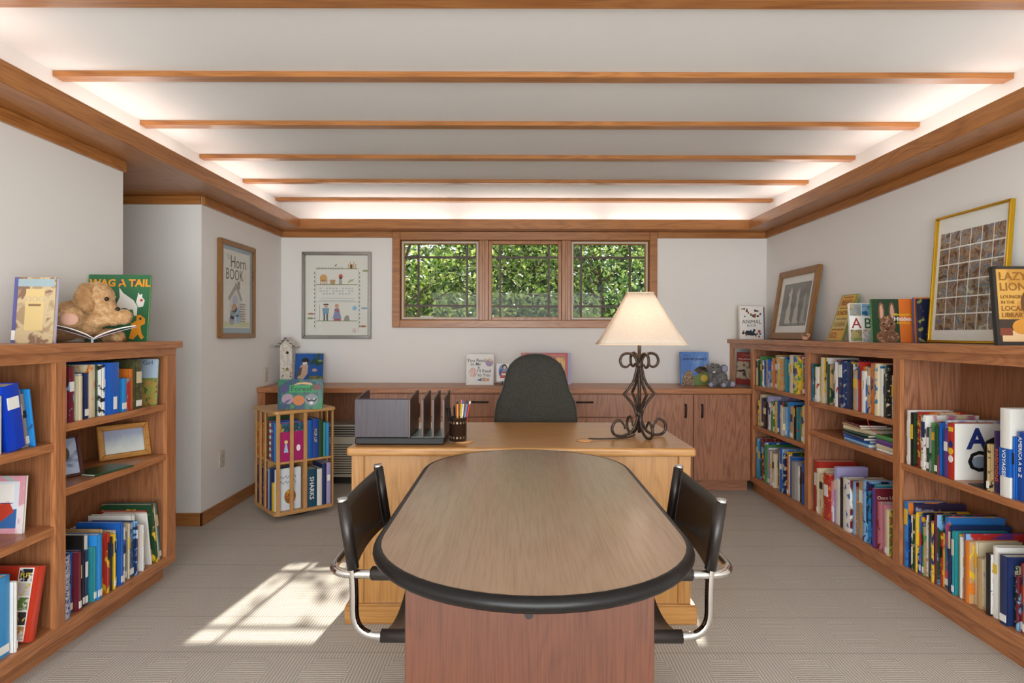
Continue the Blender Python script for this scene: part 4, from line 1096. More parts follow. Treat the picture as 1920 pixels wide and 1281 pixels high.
# on top of the right bookcase
o = face_book('white animal book with small animal pictures at the far end of right bookcase', (1.937, 5.27, ZT+.0005), .205, .285, .03, 0, 4, WHITE, cloth('w'))
word(o, 'ANIMAL', .1025, .135, .046, '2A2A2A', sx=1.0); word(o, 'BOOK', .1025, .108, .028, '3A3A3A')
rb = random.Random(5)
for k in range(26):
    x_, z2 = rb.uniform(.018, .187), rb.choice((rb.uniform(.02, .095), rb.uniform(.185, .265)))
    art(o, circle(x_, z2, rb.uniform(.006, .013), rb.uniform(.007, .014), 8), rb.choice(['6E4A2A', '2E3A5E', 'A84A2E', '3A3A3A', 'C9862A', '4E6E3A']), .0005+.00005*k)
art(o, [(.04, .05), (.055, .075), (.1, .07), (.14, .045), (.15, .06), (.155, .04), (.11, .03), (.06, .035)], '2E3440', .002)
face_book('blue book edge showing behind the white animal book', (1.95, 5.31, ZT+.0005), .215, .28, .02, 0, 3, cloth('b'), cloth('y'))
face_book('yellow book edge standing last behind the white animal book', (1.965, 5.34, ZT+.0005), .215, .275, .02, 0, 2, cloth('y'), cloth('y'))

def picture(name, label, M, w, h, fw, fd, fmat, art_mat, mat_w=0.0, mat_mat=None, group=None, glass=True):
    """framed picture in its own frame: x to the right, z up, faces -y, back at y=0"""
    t = thing(name, label, 'picture', M, group)
    m = MB()
    m.prism([(0, 0), (w, 0), (w-fw, fw), (fw, fw)], -fd, 0, 'y').prism([(w, 0), (w, h), (w-fw, h-fw), (w-fw, fw)], -fd, 0, 'y')
    m.prism([(w, h), (0, h), (fw, h-fw), (w-fw, h-fw)], -fd, 0, 'y').prism([(0, h), (0, 0), (fw, fw), (fw, h-fw)], -fd, 0, 'y')
    m.build('frame', fmat, t, local=True, bevel=min(0.004, fw*.2))
    MB().box(fw, w-fw, -fd*.35, -0.001, fw, h-fw).build('mat_board' if mat_mat else 'print', mat_mat or art_mat, t, local=True)
    a = None
    if mat_mat:
        a = MB().box(fw+mat_w, w-fw-mat_w, -fd*.35-0.001, -fd*.35+.0002, fw+mat_w, h-fw-mat_w).build('print', art_mat, t, local=True)
    if glass:
        MB().box(fw, w-fw, -fd*.75, -fd*.75+0.0015, fw, h-fw).build('glass', GLASS, t, local=True)
    t['_d'] = 0
    del t['_d']
    return t
def part_art(t, pts, c, y, name='drawing'):
    m = c if not isinstance(c, str) else ink(c)
    return MB().prism(pts, y-0.0005, y, 'y').build(name, m, t, local=True)
def part_word(t, s, x, z, size, c, y, align='CENTER', bold=0.0, sx=1.0):
    return text(s, size, T(x, y-0.0008, z), ink(c), t, align, bold, sx)
BRF = wood('brown_frame', '96662F', '704818', 'z', rough=0.4, across=20)
# leaning frame with pale animals
Mk = T(2.125, 5.055, ZT+.001) @ RZ(-90) @ RX(-9)
grey = speck('photo_grey', '55524E', '7A7772', 6, 0.5)
t = picture('framed_picture', 'brown framed grey photograph of two pale animals leaning on the right wall', Mk, .66, .55, .052, .03, BRF, grey, .055, WHITE)
ya = -.0125
for cx_, s_, c_ in ((.24, 1.0, 'C4BFB6'), (.37, .95, 'B8B2AA'), (.49, .8, '96928C')):
    zb = .125
    for pts in (circle(cx_, zb+.075*s_, .038*s_, .078*s_, 18), circle(cx_+.004, zb+.18*s_, .022*s_, .06*s_, 16), [(cx_-.016*s_, zb+.21*s_), (cx_+.02*s_, zb+.21*s_), (cx_+.024*s_, zb+.25*s_), (cx_+.018*s_, zb+.29*s_), (cx_+.008*s_, zb+.262*s_), (cx_-.004*s_, zb+.292*s_), (cx_-.01*s_, zb+.258*s_), (cx_-.036*s_, zb+.235*s_)], rect(cx_-.04*s_, cx_-.018*s_, zb, zb+.05*s_), rect(cx_+.014*s_, cx_+.036*s_, zb, zb+.05*s_), [(cx_+.02*s_, zb), (cx_+.07*s_, zb+.004), (cx_+.03*s_, zb+.03)]):
        part_art(t, pts, c_, ya, 'pale_animal'); ya -= .00003
# little pink ornament
t = thing('shell_ornament', 'tiny pink folded ornament on the right bookcase beside the animal photograph', 'ornament', (2.0, 4.22, ZT))
pk = plain('ornament_pink', 'D9A58E', 0.5)
MB().ell((2.0, 4.22, ZT+.014), (.022, .014, .014)).build('body', pk, t)
MB().tube(spline([(2.012, 4.22, ZT+.016), (2.028, 4.22, ZT+.034), (2.022, 4.22, ZT+.044), (2.008, 4.22, ZT+.04)], 4), [.006]*12+[.003], 8).build('curl', pk, t)
MB().add([(1.985, 4.22, ZT+.018), (1.972, 4.215, ZT+.04), (1.996, 4.225, ZT+.027), (1.98, 4.21, ZT+.012)], [(0, 1, 2), (0, 3, 1), (0, 2, 3), (1, 3, 2)]).build('wing', pk, t)
# READ KNOW LEARN GO sign
Mg = T(2.085, 4.10, ZT+.001) @ RZ(-90) @ RX(-19)
sg = tag(MB().box(0, .19, 0, .012, 0, .32).build('read_sign', plain('sign_green', '8A9A4A', 0.4)), 'narrow yellow READ KNOW LEARN GO sign leaning on the right wall', 'sign')
sg.matrix_basis = Mg
for z0, z1, c in ((.006, .085, 'E0A83A'), (.085, .16, 'D8C07A'), (.16, .235, 'E8C050'), (.235, .314, 'E0A840')):
    art(sg, rect(.012, .178, z0, z1), c, .0008, 'sign_panel')
for s_, z0, sz in (('READ', .248, .05), ('KNOW', .178, .044), ('LEARN', .1, .042), ('GO.', .02, .056)):
    word(sg, s_, .095 if s_ != 'GO.' else .065, z0, sz, '9A5A1E' if s_ != 'LEARN' else 'A8862E', bold=.02, lift=.0024)
for s_, z0 in (('The more that you', .296), ('the more things you', .222), ('The more that you', .147), ("the more places you'll", .074)):
    word(sg, s_, .095, z0, .0155, '6A5A3A', lift=.0024)
# ABC book, rabbit book and the two behind
o = face_book('alphabet picture book lettered A B beside the READ sign', (1.915, 3.50, ZT+.0005), .22, .222, .012, 0, 5, WHITE, cloth('w'))
for x0, x1, c in ((.004, .07, printed('B07A3A', '8E9AA0', 'C9A45A', 40, 1)), (.074, .146, printed('4E8AB8', '8AB4D0', '2E6A9A', 16, 1))): art(o, rect(x0, x1, .15, .218), c)
for x0, x1, c in ((.004, .07, printed('7E8E5A', 'A89A6A', '5A4A3A', 24, 1)), (.074, .146, printed('B0B4B8', 'D0D4D8', 'C08A6A', 24, 1))): art(o, rect(x0, x1, .004, .07), c)
word(o, 'A', .04, .078, .085, 'A02A2E'); word(o, 'B', .105, .078, .085, '2E5A3A'); word(o, 'C', .175, .078, .085, '2E4A8A')
o = face_book("orange and green Minnesota's Hidden Alphabet book with a brown rabbit", (1.932, 3.305, ZT+.0005), .236, .236, .016, -4, 6, plain('cover_forest', '26412A', 0.2), cloth('g'))
art(o, rect(.142, .236, 0, .236), 'E0752A')
fur = printed('8A6248', '6A4632', 'A88468', 60, 1); pink = 'C99A86'
for ex in (.05, .105):
    art(o, circle(ex, .165, .016, .055, 16), fur, .0012); art(o, circle(ex, .165, .009, .042, 14), pink, .0018)
art(o, circle(.078, .095, .042, .05, 18), fur, .002); art(o, circle(.078, .03, .06, .04, 18), fur, .0014)
for ex in (.058, .098): art(o, circle(ex, .1, .006), '1A1614', .0028)
art(o, circle(.078, .072, .01, .007), '4A3028', .0028)
word(o, "Minnesota's", .158, .145, .019, 'F0D030', bold=.01, lift=.003); word(o, 'Hidden', .158, .117, .031, 'F4F0E8', bold=.02, lift=.003); word(o, 'Alphabet', .16, .1, .019, 'F0D030', lift=.003)
o = face_book('dark navy book with gold branches half hidden at the right of rabbit book', (2.118, 3.215, ZT+.0005), .085, .232, .012, -6, 5, printed('1C2440', '1C2440', '8A8A4A', 30, 1), cloth('n'))
face_book('orange book standing behind the dark navy book', (2.118, 3.245, ZT+.0005), .095, .24, .012, -6, 4, cloth('o'), cloth('b'))
# gold framed alphabet print
def gridprint():
    t = NT('letter_grid_print'); tc = t.add('ShaderNodeTexCoord')
    v = t.add('ShaderNodeMapping'); t.link(tc.outputs['Object'], v.inputs[0])
    f = t.noise(v.outputs[0], 22, 3, 1.0)
    t.link(t.ramp(f, [(0.3, lin('2E2A2A')), (0.42, lin('7A5A48')), (0.5, lin('A88A6A')), (0.58, lin('5E6A80')), (0.7, lin('C8B89A'))]), t.p.inputs['Base Color']); t.p.inputs['Roughness'].default_value = 0.5
    return t.m
GP = gridprint()
gold = plain('gold_frame', 'D0A428', 0.22, 0.85)
Mg = T(2.165, 3.19, ZT+.001) @ RZ(-90) @ RX(-4)
t = picture('framed_print', 'gold framed print of letter tiles in a grid leaning on the right wall', Mg, .488, .645, .012, .024, gold, WHITE)
for i in range(6):
    for j in range(6):
        x0 = .035+i*.0705; z0 = .065+j*.083
        MB().box(x0, x0+.064, -.0098, -.008, z0, z0+.076).build('letter_tile', GP, t, local=True)
# lion library book in a clear stand
o = face_book('tan book about lions lounging in the local library at the right frame edge', (1.935, 2.455, ZT+.0005), .27, .322, .02, -3, 6, printed('C89A4A', 'B88638', 'D8B060', 9, 1), cloth('k'))
art(o, rect(0, .27, .0, .012), '2A2420'); art(o, rect(0, .012, 0, .322), '2A2420', .0006); art(o, rect(0, .27, .31, .322), '2A2420', .0006)
art(o, rect(.012, .27, .012, .105), '3A2A20'); art(o, rect(.02, .27, .015, .06), 'D8B88A', .0009); art(o, rect(.012, .06, .04, .07), '7A3A22', .0012)
for s_, z0, sz in (('LAZY', .265, .046), ('LIONS', .222, .046)): word(o, s_, .02, z0, sz, '8A5A1E', 'LEFT', .01, .002)
for s_, z0, sz in (('LOUNGING', .19, .019), ('IN THE', .168, .017), ('LOCAL', .14, .028), ('LIBRARY', .114, .026)): word(o, s_, .022, z0, sz, '7A4A1E', 'LEFT', .01, .002)
art(o, circle(.2, .17, .1, .085, 22), '5A3A22', .0024); art(o, circle(.205, .165, .066, .064, 22), 'D09A4A', .003); art(o, circle(.15, .22, .02, .026), 'C08A42', .003)
for ex in (.185, .23): art(o, circle(ex, .18, .006), '20160E', .0036)
art(o, circle(.207, .15, .016, .01), '4A2A1A', .0036); art(o, circle(.1, .075, .04, .03), 'C8882E', .0028)
MB().box(-.006, .276, .021, .023, -0.0003, .335).box(-.006, .276, -.004, .021, -.0003, .0015).build('clear_stand', GLASS, o, local=True)

# in the corner cubby and on the counter
o = face_book('red book with an elephant photograph standing in the corner cubby of right bookcase', (1.925, 5.335, .8365), .215, .28, .02, -55, 4, plain('cover_brickred', '8E2A28', 0.3), cloth('r'))
art(o, rect(.002, .213, .05, .2), printed('3A3028', 'B8A890', '6A5A4A', 11, 1)); word(o, 'OWEN', .1, .242, .034, 'C07A6A'); word(o, 'THE LANGUAGE OF', .1, .215, .019, 'E8D8C8', bold=.01)
o = face_book('white You Read to Me book on the counter left of the desk chair', (-.41, 5.20, .8355), .232, .262, .022, 0, 6, plain('cover_offwhite', 'DEDCD8', 0.35), WHITE)
art(o, rect(.02, .226, .006, .256), 'E6E4E0', .0004); art(o, circle(.195, .19, .034, .034), printed('D0843A', '6A4A7A', 'C8A070', 30, 1), .0009); art(o, circle(.055, .105, .034, .042), printed('C89A7A', 'B0787A', 'D8C0A0', 30, 2), .0009)
for s_, x_, z0, sz in (('You Read', .085, .195, .04), ('to Me', .08, .165, .036), ('&', .105, .138, .03), ("I'll Read", .15, .106, .038), ('to You', .15, .072, .038)): word(o, s_, x_, z0, sz, '1E2434', bold=.008, lift=.002)
art(o, [(.09, .04), (.13, .03), (.13, .06)], '3A4A9A', .001); art(o, rect(.135, .165, .03, .06), 'C89A4A', .001); art(o, rect(.17, .195, .032, .055), 'C0826A', .001)
# small card with a girl in red
cd = tag(MB().box(0, .13, 0, .003, 0, .155).build('picture_card', plain('card_white', 'F2F2F0', 0.4)), 'small white card picturing a girl in a red dress beside the desk chair', 'card')
cd.matrix_basis = T(-.155, 5.22, .862) @ RX(-8)
for pts, c, l in ((circle(.06, .09, .042, .058, 20), '6A90C8', .0006), ([(.03, .03), (.1, .03), (.085, .085), (.045, .085)], 'B83A3E', .001), (circle(.068, .128, .02, .022), '1E1A20', .0012), (circle(.07, .12, .012, .014), 'E0B898', .0018), (rect(.045, .1, .055, .07), 'F0ECE8', .002), ([(.03, .04), (.05, .1), (.035, .11), (.022, .07)], '3A3A7A', .0014)):
    art(cd, pts, c, l)
st = MB().box(0.045, .06, -.012, .02, -.0265, .002).box(.072, .087, -.012, .02, -.0265, .002); st.build('black_legs', plain('card_leg', '1A1614', 0.5), cd, local=True)
o = face_book('large red book with a yellow picture half hidden behind the desk chair', (.055, 5.22, .8355), .40, .272, .02, 0, 6, plain('cover_scarlet', 'B43A22', 0.3), cloth('o'))
art(o, rect(.30, .375, .13, .235), printed('E0A83A', 'C89A4A', '4A3A2A', 30, 1)); art(o, rect(.26, .372, .246, .256), 'C07A72', .0006, 'title_mark')
face_book('lavender book peeking out behind the large red book', (.10, 5.26, .8355), .385, .272, .018, 0, 5, cloth('v'), cloth('v'))
o = face_book('blue animal poetry book with a giraffe beside the plush elephant', (1.413, 5.21, .8355), .244, .285, .018, 0, 6, printed('4E7AC0', '5E8ACC', '7AA0D8', 6, 1), cloth('b'))
word(o, 'animal poetry', .125, .215, .037, '1C2A5A', bold=.02); word(o, 'book of', .05, .25, .016, '22306A')
gir = printed('B0906A', '5A4632', 'C8B090', 70, 1)
art(o, [(.005, .0), (.02, .08), (.06, .13), (.1, .12), (.11, .06), (.1, .0)], gir, .0008); art(o, [(.1, .07), (.2, .12), (.24, .11), (.24, .0), (.11, .0)], '6A7A3E', .0006)
art(o, [(.11, .13), (.16, .16), (.23, .16), (.235, .13), (.2, .1), (.15, .1)], printed('3A3430', '5A4A3A', '8A7A6A', 30, 1), .001); art(o, circle(.2, .06, .03, .03), 'C8A83A', .001)

# back-wall poster and left-wall poster
silver = plain('silver_frame', '9C9A96', 0.28, 0.9)
paper = plain('poster_paper', 'E4E2DC', 0.7)
t = picture('framed_poster', 'silver framed storybook poster with small figures on the back wall', T(-1.877, YB-.001, 1.222), .613, .766, .03, .022, silver, paper)
y_ = -.0085
for z0 in (.615, .475, .155): part_art(t, rect(.125, .49, z0, z0+.006), '7A8A4A', y_)
part_art(t, rect(.12, .123, .06, .62), 'B0B8B8', y_); part_art(t, rect(.495, .498, .06, .62), 'B0B8B8', y_)
for k in range(5): part_art(t, rect(.405+.016*k, .413+.016*k, .62, .66+.02*(k % 2)), 'C9A070', y_)
part_art(t, rect(.425, .445, .62, .655), '6A4A2A', y_-.0006)
for k in range(12): part_art(t, rect(.135+.02*k, .138+.02*k, .62, .634), '5A5A4A', y_)
part_art(t, [(.285, .645), (.31, .66), (.3, .642)], '20242C', y_)
part_art(t, circle(.19, .535, .033, .033, 16), 'D8A868', y_)
for x_ in (.162, .182, .2, .216): part_art(t, rect(x_, x_+.006, .481, .52), 'C07A5A', y_)
part_art(t, [(.25, .482), (.29, .482), (.295, .52), (.245, .52)], 'B89A6A', y_); part_art(t, [(.325, .482), (.355, .482), (.35, .54), (.33, .54)], 'A8A89A', y_); part_art(t, circle(.342, .55, .018, .02), 'C05A4A', y_)
part_art(t, [(.4, .49), (.45, .51), (.46, .53), (.42, .52)], 'A8B890', y_)
for z0 in (.438, .414, .390):
    for k in range(11):
        if (k*7+int(z0*1000)) % 5: part_art(t, rect(.155+.028*k, .155+.028*k+.019, z0, z0+.013), 'C4C6C8', y_, 'faded_print')
for z0 in (.355, .335): part_art(t, rect(.15, .46, z0, z0+.004), 'A8B0B4', y_)
part_art(t, rect(.12, .5, .325, .328), '8A9AA8', y_)
part_art(t, rect(.155, .158, .16, .3), '7A6A5A', y_)
part_art(t, [(.185, .22), (.235, .22), (.24, .27), (.18, .27)], '7AA0B8', y_); part_art(t, rect(.19, .205, .16, .222), '5A6A6E', y_); part_art(t, rect(.215, .23, .16, .222), '5A6A6E', y_); part_art(t, circle(.212, .288, .017), 'D8A890', y_); part_art(t, rect(.19, .235, .298, .308), '3A342E', y_-.0006)
part_art(t, [(.27, .175), (.35, .175), (.325, .27), (.295, .27)], '8A90B8', y_); part_art(t, circle(.308, .29, .018), 'D0A07A', y_); part_art(t, [(.285, .25), (.33, .235), (.33, .25), (.29, .265)], 'B85A5A', y_-.0006); part_art(t, [(.28, .16), (.345, .16), (.34, .176), (.285, .176)], 'B85A5A', y_)
part_art(t, [(.37, .16), (.42, .16), (.415, .2), (.395, .21), (.375, .19)], '9A9A96', y_); part_art(t, circle(.465, .27, .02), '8ABCE0', y_)
for k in range(14):
    part_art(t, rect(.108, .114, .1+.036*k, .12+.036*k), '6A7078', y_); part_art(t, rect(.505, .511, .1+.036*k, .12+.036*k), '6A7078', y_)
for x_, z0, c in ((.05, .22, 'B07A5A'), (.045, .18, '8A9A6A'), (.51, .11, 'B06A4A'), (.53, .6, '9AA070'), (.52, .27, '8AA8C0')): part_art(t, circle(x_+.03, z0, .03, .009), c, y_)
for k in range(3): part_art(t, rect(.45+.01*k, .453+.01*k, .055, .09), 'C0585A', y_)

t = picture('framed_poster', 'brown framed poster titled The Horn Book on the left wall', T(XL+.001, 4.246, 1.233) @ RZ(90), .574, .70, .036, .03, BRF, plain('blue_mat', '9AAFBC', 0.7), .001, None)
y_ = -.012
MB().box(.075, .50, y_, y_+.002, .075, .635).build('poster_sheet', paper, t, local=True)
part_word(t, 'The', .16, .565, .05, 'A8A49C', y_); part_word(t, 'Horn', .305, .515, .125, '3A3632', y_, sx=.95); part_word(t, 'BOOK', .245, .425, .115, '3A3632', y_, sx=.85)
part_art(t, rect(.08, .495, .08, .12), 'C8CCA0', y_-.0002)
part_art(t, [(.14, .29), (.27, .41), (.37, .29), (.35, .27), (.27, .36), (.16, .27)], '9A948C', y_-.0002, 'drawing'); part_art(t, rect(.29, .33, .36, .42), '8A847C', y_-.0003)
part_art(t, [(.17, .12), (.17, .27), (.27, .35), (.34, .27), (.34, .12)], 'D0CCC8', y_-.0001)
for k in range(8): part_art(t, rect(.32+.01*(k % 2), .42+.008*(k % 2), .12+.018*k, .131+.018*k), 'A09080', y_-.0004)
for x_, z0, c in ((.24, .22, 'C08A6A'), (.21, .17, '8A9A8A'), (.28, .19, '8AA0C8'), (.2, .13, '9A9AB8'), (.3, .14, '9ABCE0'), (.25, .28, 'B0B8D0')): part_art(t, circle(x_, z0, .04, .034), c, y_-.0006)

# left bookcase: frames and face-out books on its shelves
lo = wood('honey_frame', 'C08A42', '9A6628', 'x', rough=0.4, across=20)
Mf = T(-1.965, 2.90, .6595) @ RZ(54) @ RX(-14)
hill = NT('mountain_photo'); sp_ = hill.add('ShaderNodeSeparateXYZ'); tc_ = hill.add('ShaderNodeTexCoord'); hill.link(tc_.outputs['Object'], sp_.inputs[0])
nz = hill.noise(hill.coords(), 14, 3); hz = hill.math('ADD', hill.math('MULTIPLY', sp_.outputs[2], 7.0), hill.math('MULTIPLY', nz, 0.5))
hill.link(hill.ramp(hz, [(0.55, lin('D8DCD8')), (0.85, lin('B4C0C8')), (1.0, lin('9AA4C0'))]), hill.p.inputs['Base Color']); hill.p.inputs['Roughness'].default_value = 0.3
picture('framed_photo', 'honey oak framed misty mountain photo on the left bookcase shelf', Mf, .228, .165, .026, .018, lo, hill.m)
Mf = T(-1.96, 2.43, .6595) @ RZ(62) @ RX(-16)
t = picture('framed_photo', 'dark red framed wildlife photo half hidden behind the left bookcase upright', Mf, .23, .175, .012, .014, plain('frame_cherry', '4A2420', 0.35), printed('9AA8C8', 'B8C4DC', '7A8AB0', 8, 1))
part_art(t, circle(.17, .1, .018, .03), '4A4032', -.006, 'drawing')
flat_book(-1.776, 2.60, .6598, .135, .2, .008, 78, 'd', 'thin dark green picture book lying flat in front of the framed photos', None)
o = face_book('landscape-covered paperback facing out at the right end of the upper left shelf', (-1.925, 3.02, .9125), .15, .228, .02, 8, 6, printed('8A9A4A', 'A88A4A', '4E6A3A', 30, 1), cloth('q'))
art(o, rect(.0, .15, .13, .228), 'A8BCD0'); art(o, rect(0, .15, .122, .134), '7A8A4A', .0009); word(o, 'er Girl', .085, .2, .03, '2A3A4A')
o = face_book('pink and white wavy bordered book with a red bird, near bay of left bookcase', (-2.02, 2.255, .5275), .205, .21, .012, 2, 5, printed('E6DADC', 'D89AA8', '9AC0B8', 12, 1), cloth('w'))
art(o, rect(.02, .185, .02, .19), 'DCE2EA'); art(o, [(.03, .02), (.18, .02), (.18, .09), (.03, .07)], '3A6AA8', .0009); art(o, [(.04, .05), (.1, .1), (.15, .12), (.17, .08), (.12, .04)], 'C0402E', .0013)
art(o, rect(.1, .165, .11, .18), 'F0ECE6', .0013, 'label'); art(o, [(.1, .11), (.165, .11), (.165, .113), (.1, .113)], '3A3A7A', .0016)
o = spine_book(T(LX-.004, 2.262, .1356) @ RZ(90) @ RY(12) @ T(-.034, 0, 0), .034, .262, .22, plain('cover_flitred', 'C23A24', 0.25), 'leaning red FLIT book with small pictures on its cover, near bay of left bookcase', 'books standing face out', None, False, None, random, None)
MB().box(-.0008, .0, .02, .075, .004, .258).build('picture_strip', WHITE, o, local=True)
for k, c in enumerate(('C89A5A', '3A3A3A', '6A8A4A', 'D8D4CC', '2A2A2E')):
    MB().box(-.0014, .0, .024, .071, .01+.05*k, .054+.05*k).build('small_picture', printed(c, c, 'E0C060' if k % 2 else 'E8E4DC', 40, k), o, local=True)
text('FLIT', .022, T(-.0016, .068, .225) @ RZ(-90), ink('E8D24A'), o, 'LEFT', .02)
# ------------------------------------------------------------------ revolving bookcase in the left corner
def carousel():
    h = .205
    M = T(-1.575, 4.385, 0) @ RZ(41)
    t = thing('revolving_bookcase', 'small light oak revolving bookcase with slatted sides in the left corner', 'bookcase', M)
    def rr(a, r, n=5):
        p = []
        for q, (sx, sy) in enumerate(((1, 1), (-1, 1), (-1, -1), (1, -1))):
            for i in range(n+1):
                th = PI/2*q+PI/2*i/n; p.append((sx*(a-r)+r*math.cos(th), sy*(a-r)+r*math.sin(th)))
        return p
    MB().lathe([(.12, 0.0), (.13, .01), (.13, .035), (.1, .04)], 24).build('swivel_base', plain('swivel_dark', '3A2A1E', 0.6), t, local=True)
    MB().prism(rr(h+.008, .035), .04, .064).build('base_board', PINE('x'), t, local=True, bevel=.003)
    MB().prism(rr(h-.006, .02), .386, .4).build('middle_shelf', PINE('x'), t, local=True)
    MB().prism(rr(h+.016, .035), .724, .747).build('top_board', PINE('x'), t, local=True, bevel=.004)
    MB().box(-.007, .007, -h+.02, h-.02, .064, .724).build('divider', PINE('z'), t, local=True)
    MB().box(-h+.02, h-.02, -.007, .007, .064, .724).build('divider', PINE('z'), t, local=True)
    for q in range(4):
        Q = RZ(90*q)
        for f in (.045, .27, .5):
            x = -h+2*h*f
            MB().box(x-.013, x+.013, -h-.002, -h+.008, .055, .73, M=Q).build('slat', PINE('z'), t, local=True, bevel=.002)
    grp = 'books in the revolving bookcase'
    def cb(x, y, z, rz, tk, hh, w, mat, lab, **kw):
        return spine_book(M @ T(x, y, z) @ RZ(rz), tk, hh, w, mat, lab+' of the revolving bookcase', grp, kw.get('band'), kw.get('st', False), kw.get('title'), random, kw.get('side'))
    # right-hand bay, upper and lower tier (spines face -y)
    zz = .4005
    x = .012
    for tk, hh, mat, lab, ti in ((.04, .265, cloth('b'), 'blue book, leftmost in the upper right bay', None), (.045, .27, plain('cover_royal', '1E4A9C', 0.25), 'blue POP-UP book, upper right bay', ('POP-UP', 'D8C060', .75)), (.032, .262, cloth('d'), 'dark green book, upper right bay', None), (.02, .24, cloth('t'), 'slim teal book, upper right bay', None), (.02, .235, cloth('u'), 'slim bright blue book, upper right bay', None)):
        cb(x, -h+.012, zz, 0, tk, hh, .165, mat, lab, title=ti); x += tk+.002
    x = .012; zz = .0645
    for tk, hh, mat, lab, ti, bd in ((.072, .262, plain('cover_petrol', '1E4A62', 0.3), 'petrol blue SHARKS book, lower right bay', ('SHARKS', 'E8ECEC', .8), None), (.035, .255, cloth('w'), 'white book, lower right bay', None, None), (.03, .285, cloth('n'), 'navy book, lower right bay', None, None), (.03, .29, cloth('v'), 'lavender book, lower right bay', None, WHITE)):
        cb(x, -h+.004, zz, 0, tk, hh, .17, mat, lab, title=ti, band=bd); x += tk+.002
    cb(h+.012, .02, zz, 90, .03, .225, .16, cloth('r'), 'red book sticking out of the right-hand rear bay')
    # near-corner bay (spines face -x; the last one shows its cover through the slats)
    y = -.012; zz = .4005
    stripes = NT('red_white_stripes'); s_ = stripes.add('ShaderNodeSeparateXYZ'); tc_ = stripes.add('ShaderNodeTexCoord'); stripes.link(tc_.outputs['Object'], s_.inputs[0])
    f_ = stripes.math('GREATER_THAN', stripes.math('FRACT', stripes.math('MULTIPLY', s_.outputs[2], 24.0)), 0.5)
    stripes.link(stripes.mix(f_, lin('C8402E'), lin('EDE6DC')), stripes.p.inputs['Base Color']); stripes = stripes.m
    for tk, hh, mat, lab, ti in ((.03, .29, cloth('d'), 'tall dark green book, upper near bay', None), (.03, .265, stripes, 'red and white striped spine book, upper near bay', None), (.055, .268, plain('cover_royal', '1E4A9C', 0.25), 'blue book lettered P, upper near bay', ('P', 'F0F0F0', .78)), (.04, .262, cloth('u'), 'bright blue book, upper near bay', None)):
        cb(-h+.012, y, zz, -90, tk, hh, .17, mat, lab, title=ti); y -= tk+.002
    pk = cb(-h+.03, y, zz, -90, .018, .26, .165, cloth('x'), 'magenta picture book seen through the slats, upper tier', side=plain('cover_magenta', 'B01E80', 0.35))
    P_ = T(.0186, 0, 0) @ RZ(90)
    for pts, c in ((rect(.0, .165, .2, .258), printed('2E6A8A', '1E4A5A', 'C8A83A', 30, 1)), ([(.03, .06), (.06, .06), (.05, .12), (.04, .12)], 'A8C4E0'), (circle(.045, .132, .012), 'E8D08A'), (circle(.13, .085, .014, .022), 'F0ECE8')):
        MB().prism(pts, -.0008, 0, 'y', M=P_).build('cover_art', c if not isinstance(c, str) else ink(c), pk, local=True)
    y = -.012; zz = .0645
    for tk, hh, mat, lab, ti in ((.028, .25, cloth('m'), 'maroon book, lower near bay', None), (.03, .27, cloth('l'), 'light blue book, lower near bay', None), (.04, .285, cloth('n'), 'navy book, lower near bay', None), (.03, .19, cloth('y'), 'short yellow book, lower near bay', None)):
        cb(-h+.004, y, zz, -90, tk, hh, .17, mat, lab, title=ti); y -= tk+.002
    wb = cb(-h+.012, y, zz, -90, .022, .282, .175, WHITE, 'white picture book seen through the slats, lower tier', side=plain('cover_paleblue', 'D8E0E6', 0.35))
    P_ = T(.0226, 0, 0) @ RZ(90)
    MB().prism(circle(.1, .09, .04, .05, 18), -.0008, 0, 'y', M=P_).build('cover_art', printed('D8B03A', 'A85A2E', '5A8A4A', 30, 1), wb, local=True)
    for z_ in (.225, .19):
        MB().tube([P_ @ Vector((.03+.01*k, -.001, z_+.012*math.sin(k*2.1))) for k in range(12)], .0016, 5).build('title_scrawl', ink('3A3A4A'), wb, local=True)
    # far left bay (covers seen through the left slats)
    cb(-h+.03, h-.014, .4005, 180, .018, .24, .15, printed('D08A3A', 'C86A2E', 'E0B050', 16, 1), 'orange book behind the left slats, upper tier')
    cb(-h+.042, h-.014, .0645, 180, .03, .26, .15, printed('2E3A6A', '4A3A5A', 'A86A5A', 14, 1), 'dark patterned book behind the left slats, lower tier')
    return M
MC = carousel()
o = face_book('board book titled Forest with a raccoon, on top of the revolving bookcase', tuple(MC @ Vector((-.155, -.1, .7475))), .30, .205, .022, 6, 8, printed('2E7A5A', '2A4A6A', '3A8A4A', 12, 1), cloth('g'))
art(o, rect(.075, .235, .115, .165), '2E9A5A', .0009); word(o, 'Forest', .155, .124, .048, '173A22', bold=.01, lift=.0016, sx=1.15)
art(o, [(.1, .165), (.13, .182), (.18, .186), (.22, .18), (.23, .165), (.16, .172)], 'D8B07A', .0009)
art(o, circle(.065, .07, .04, .036, 18), 'A88AA0', .001); art(o, [(.02, .02), (.06, .06), (.09, .07), (.06, .04)], '3A4A6A', .0014); art(o, circle(.14, .06, .04, .035), 'C8783A', .001)
art(o, circle(.225, .065, .045, .04, 20), '8A9098', .0014); art(o, [(.185, .09), (.19, .12), (.21, .1)], '5A6068', .0014); art(o, [(.262, .09), (.262, .12), (.24, .1)], '5A6068', .0014)
art(o, [(.185, .075), (.22, .06), (.225, .07), (.23, .06), (.265, .075), (.25, .05), (.225, .055), (.2, .05)], '22262E', .002); art(o, circle(.225, .042, .012, .01), 'E0E0E0', .002)
for ex in (.208, .243): art(o, circle(ex, .068, .005), 'E8E4D8', .0026)
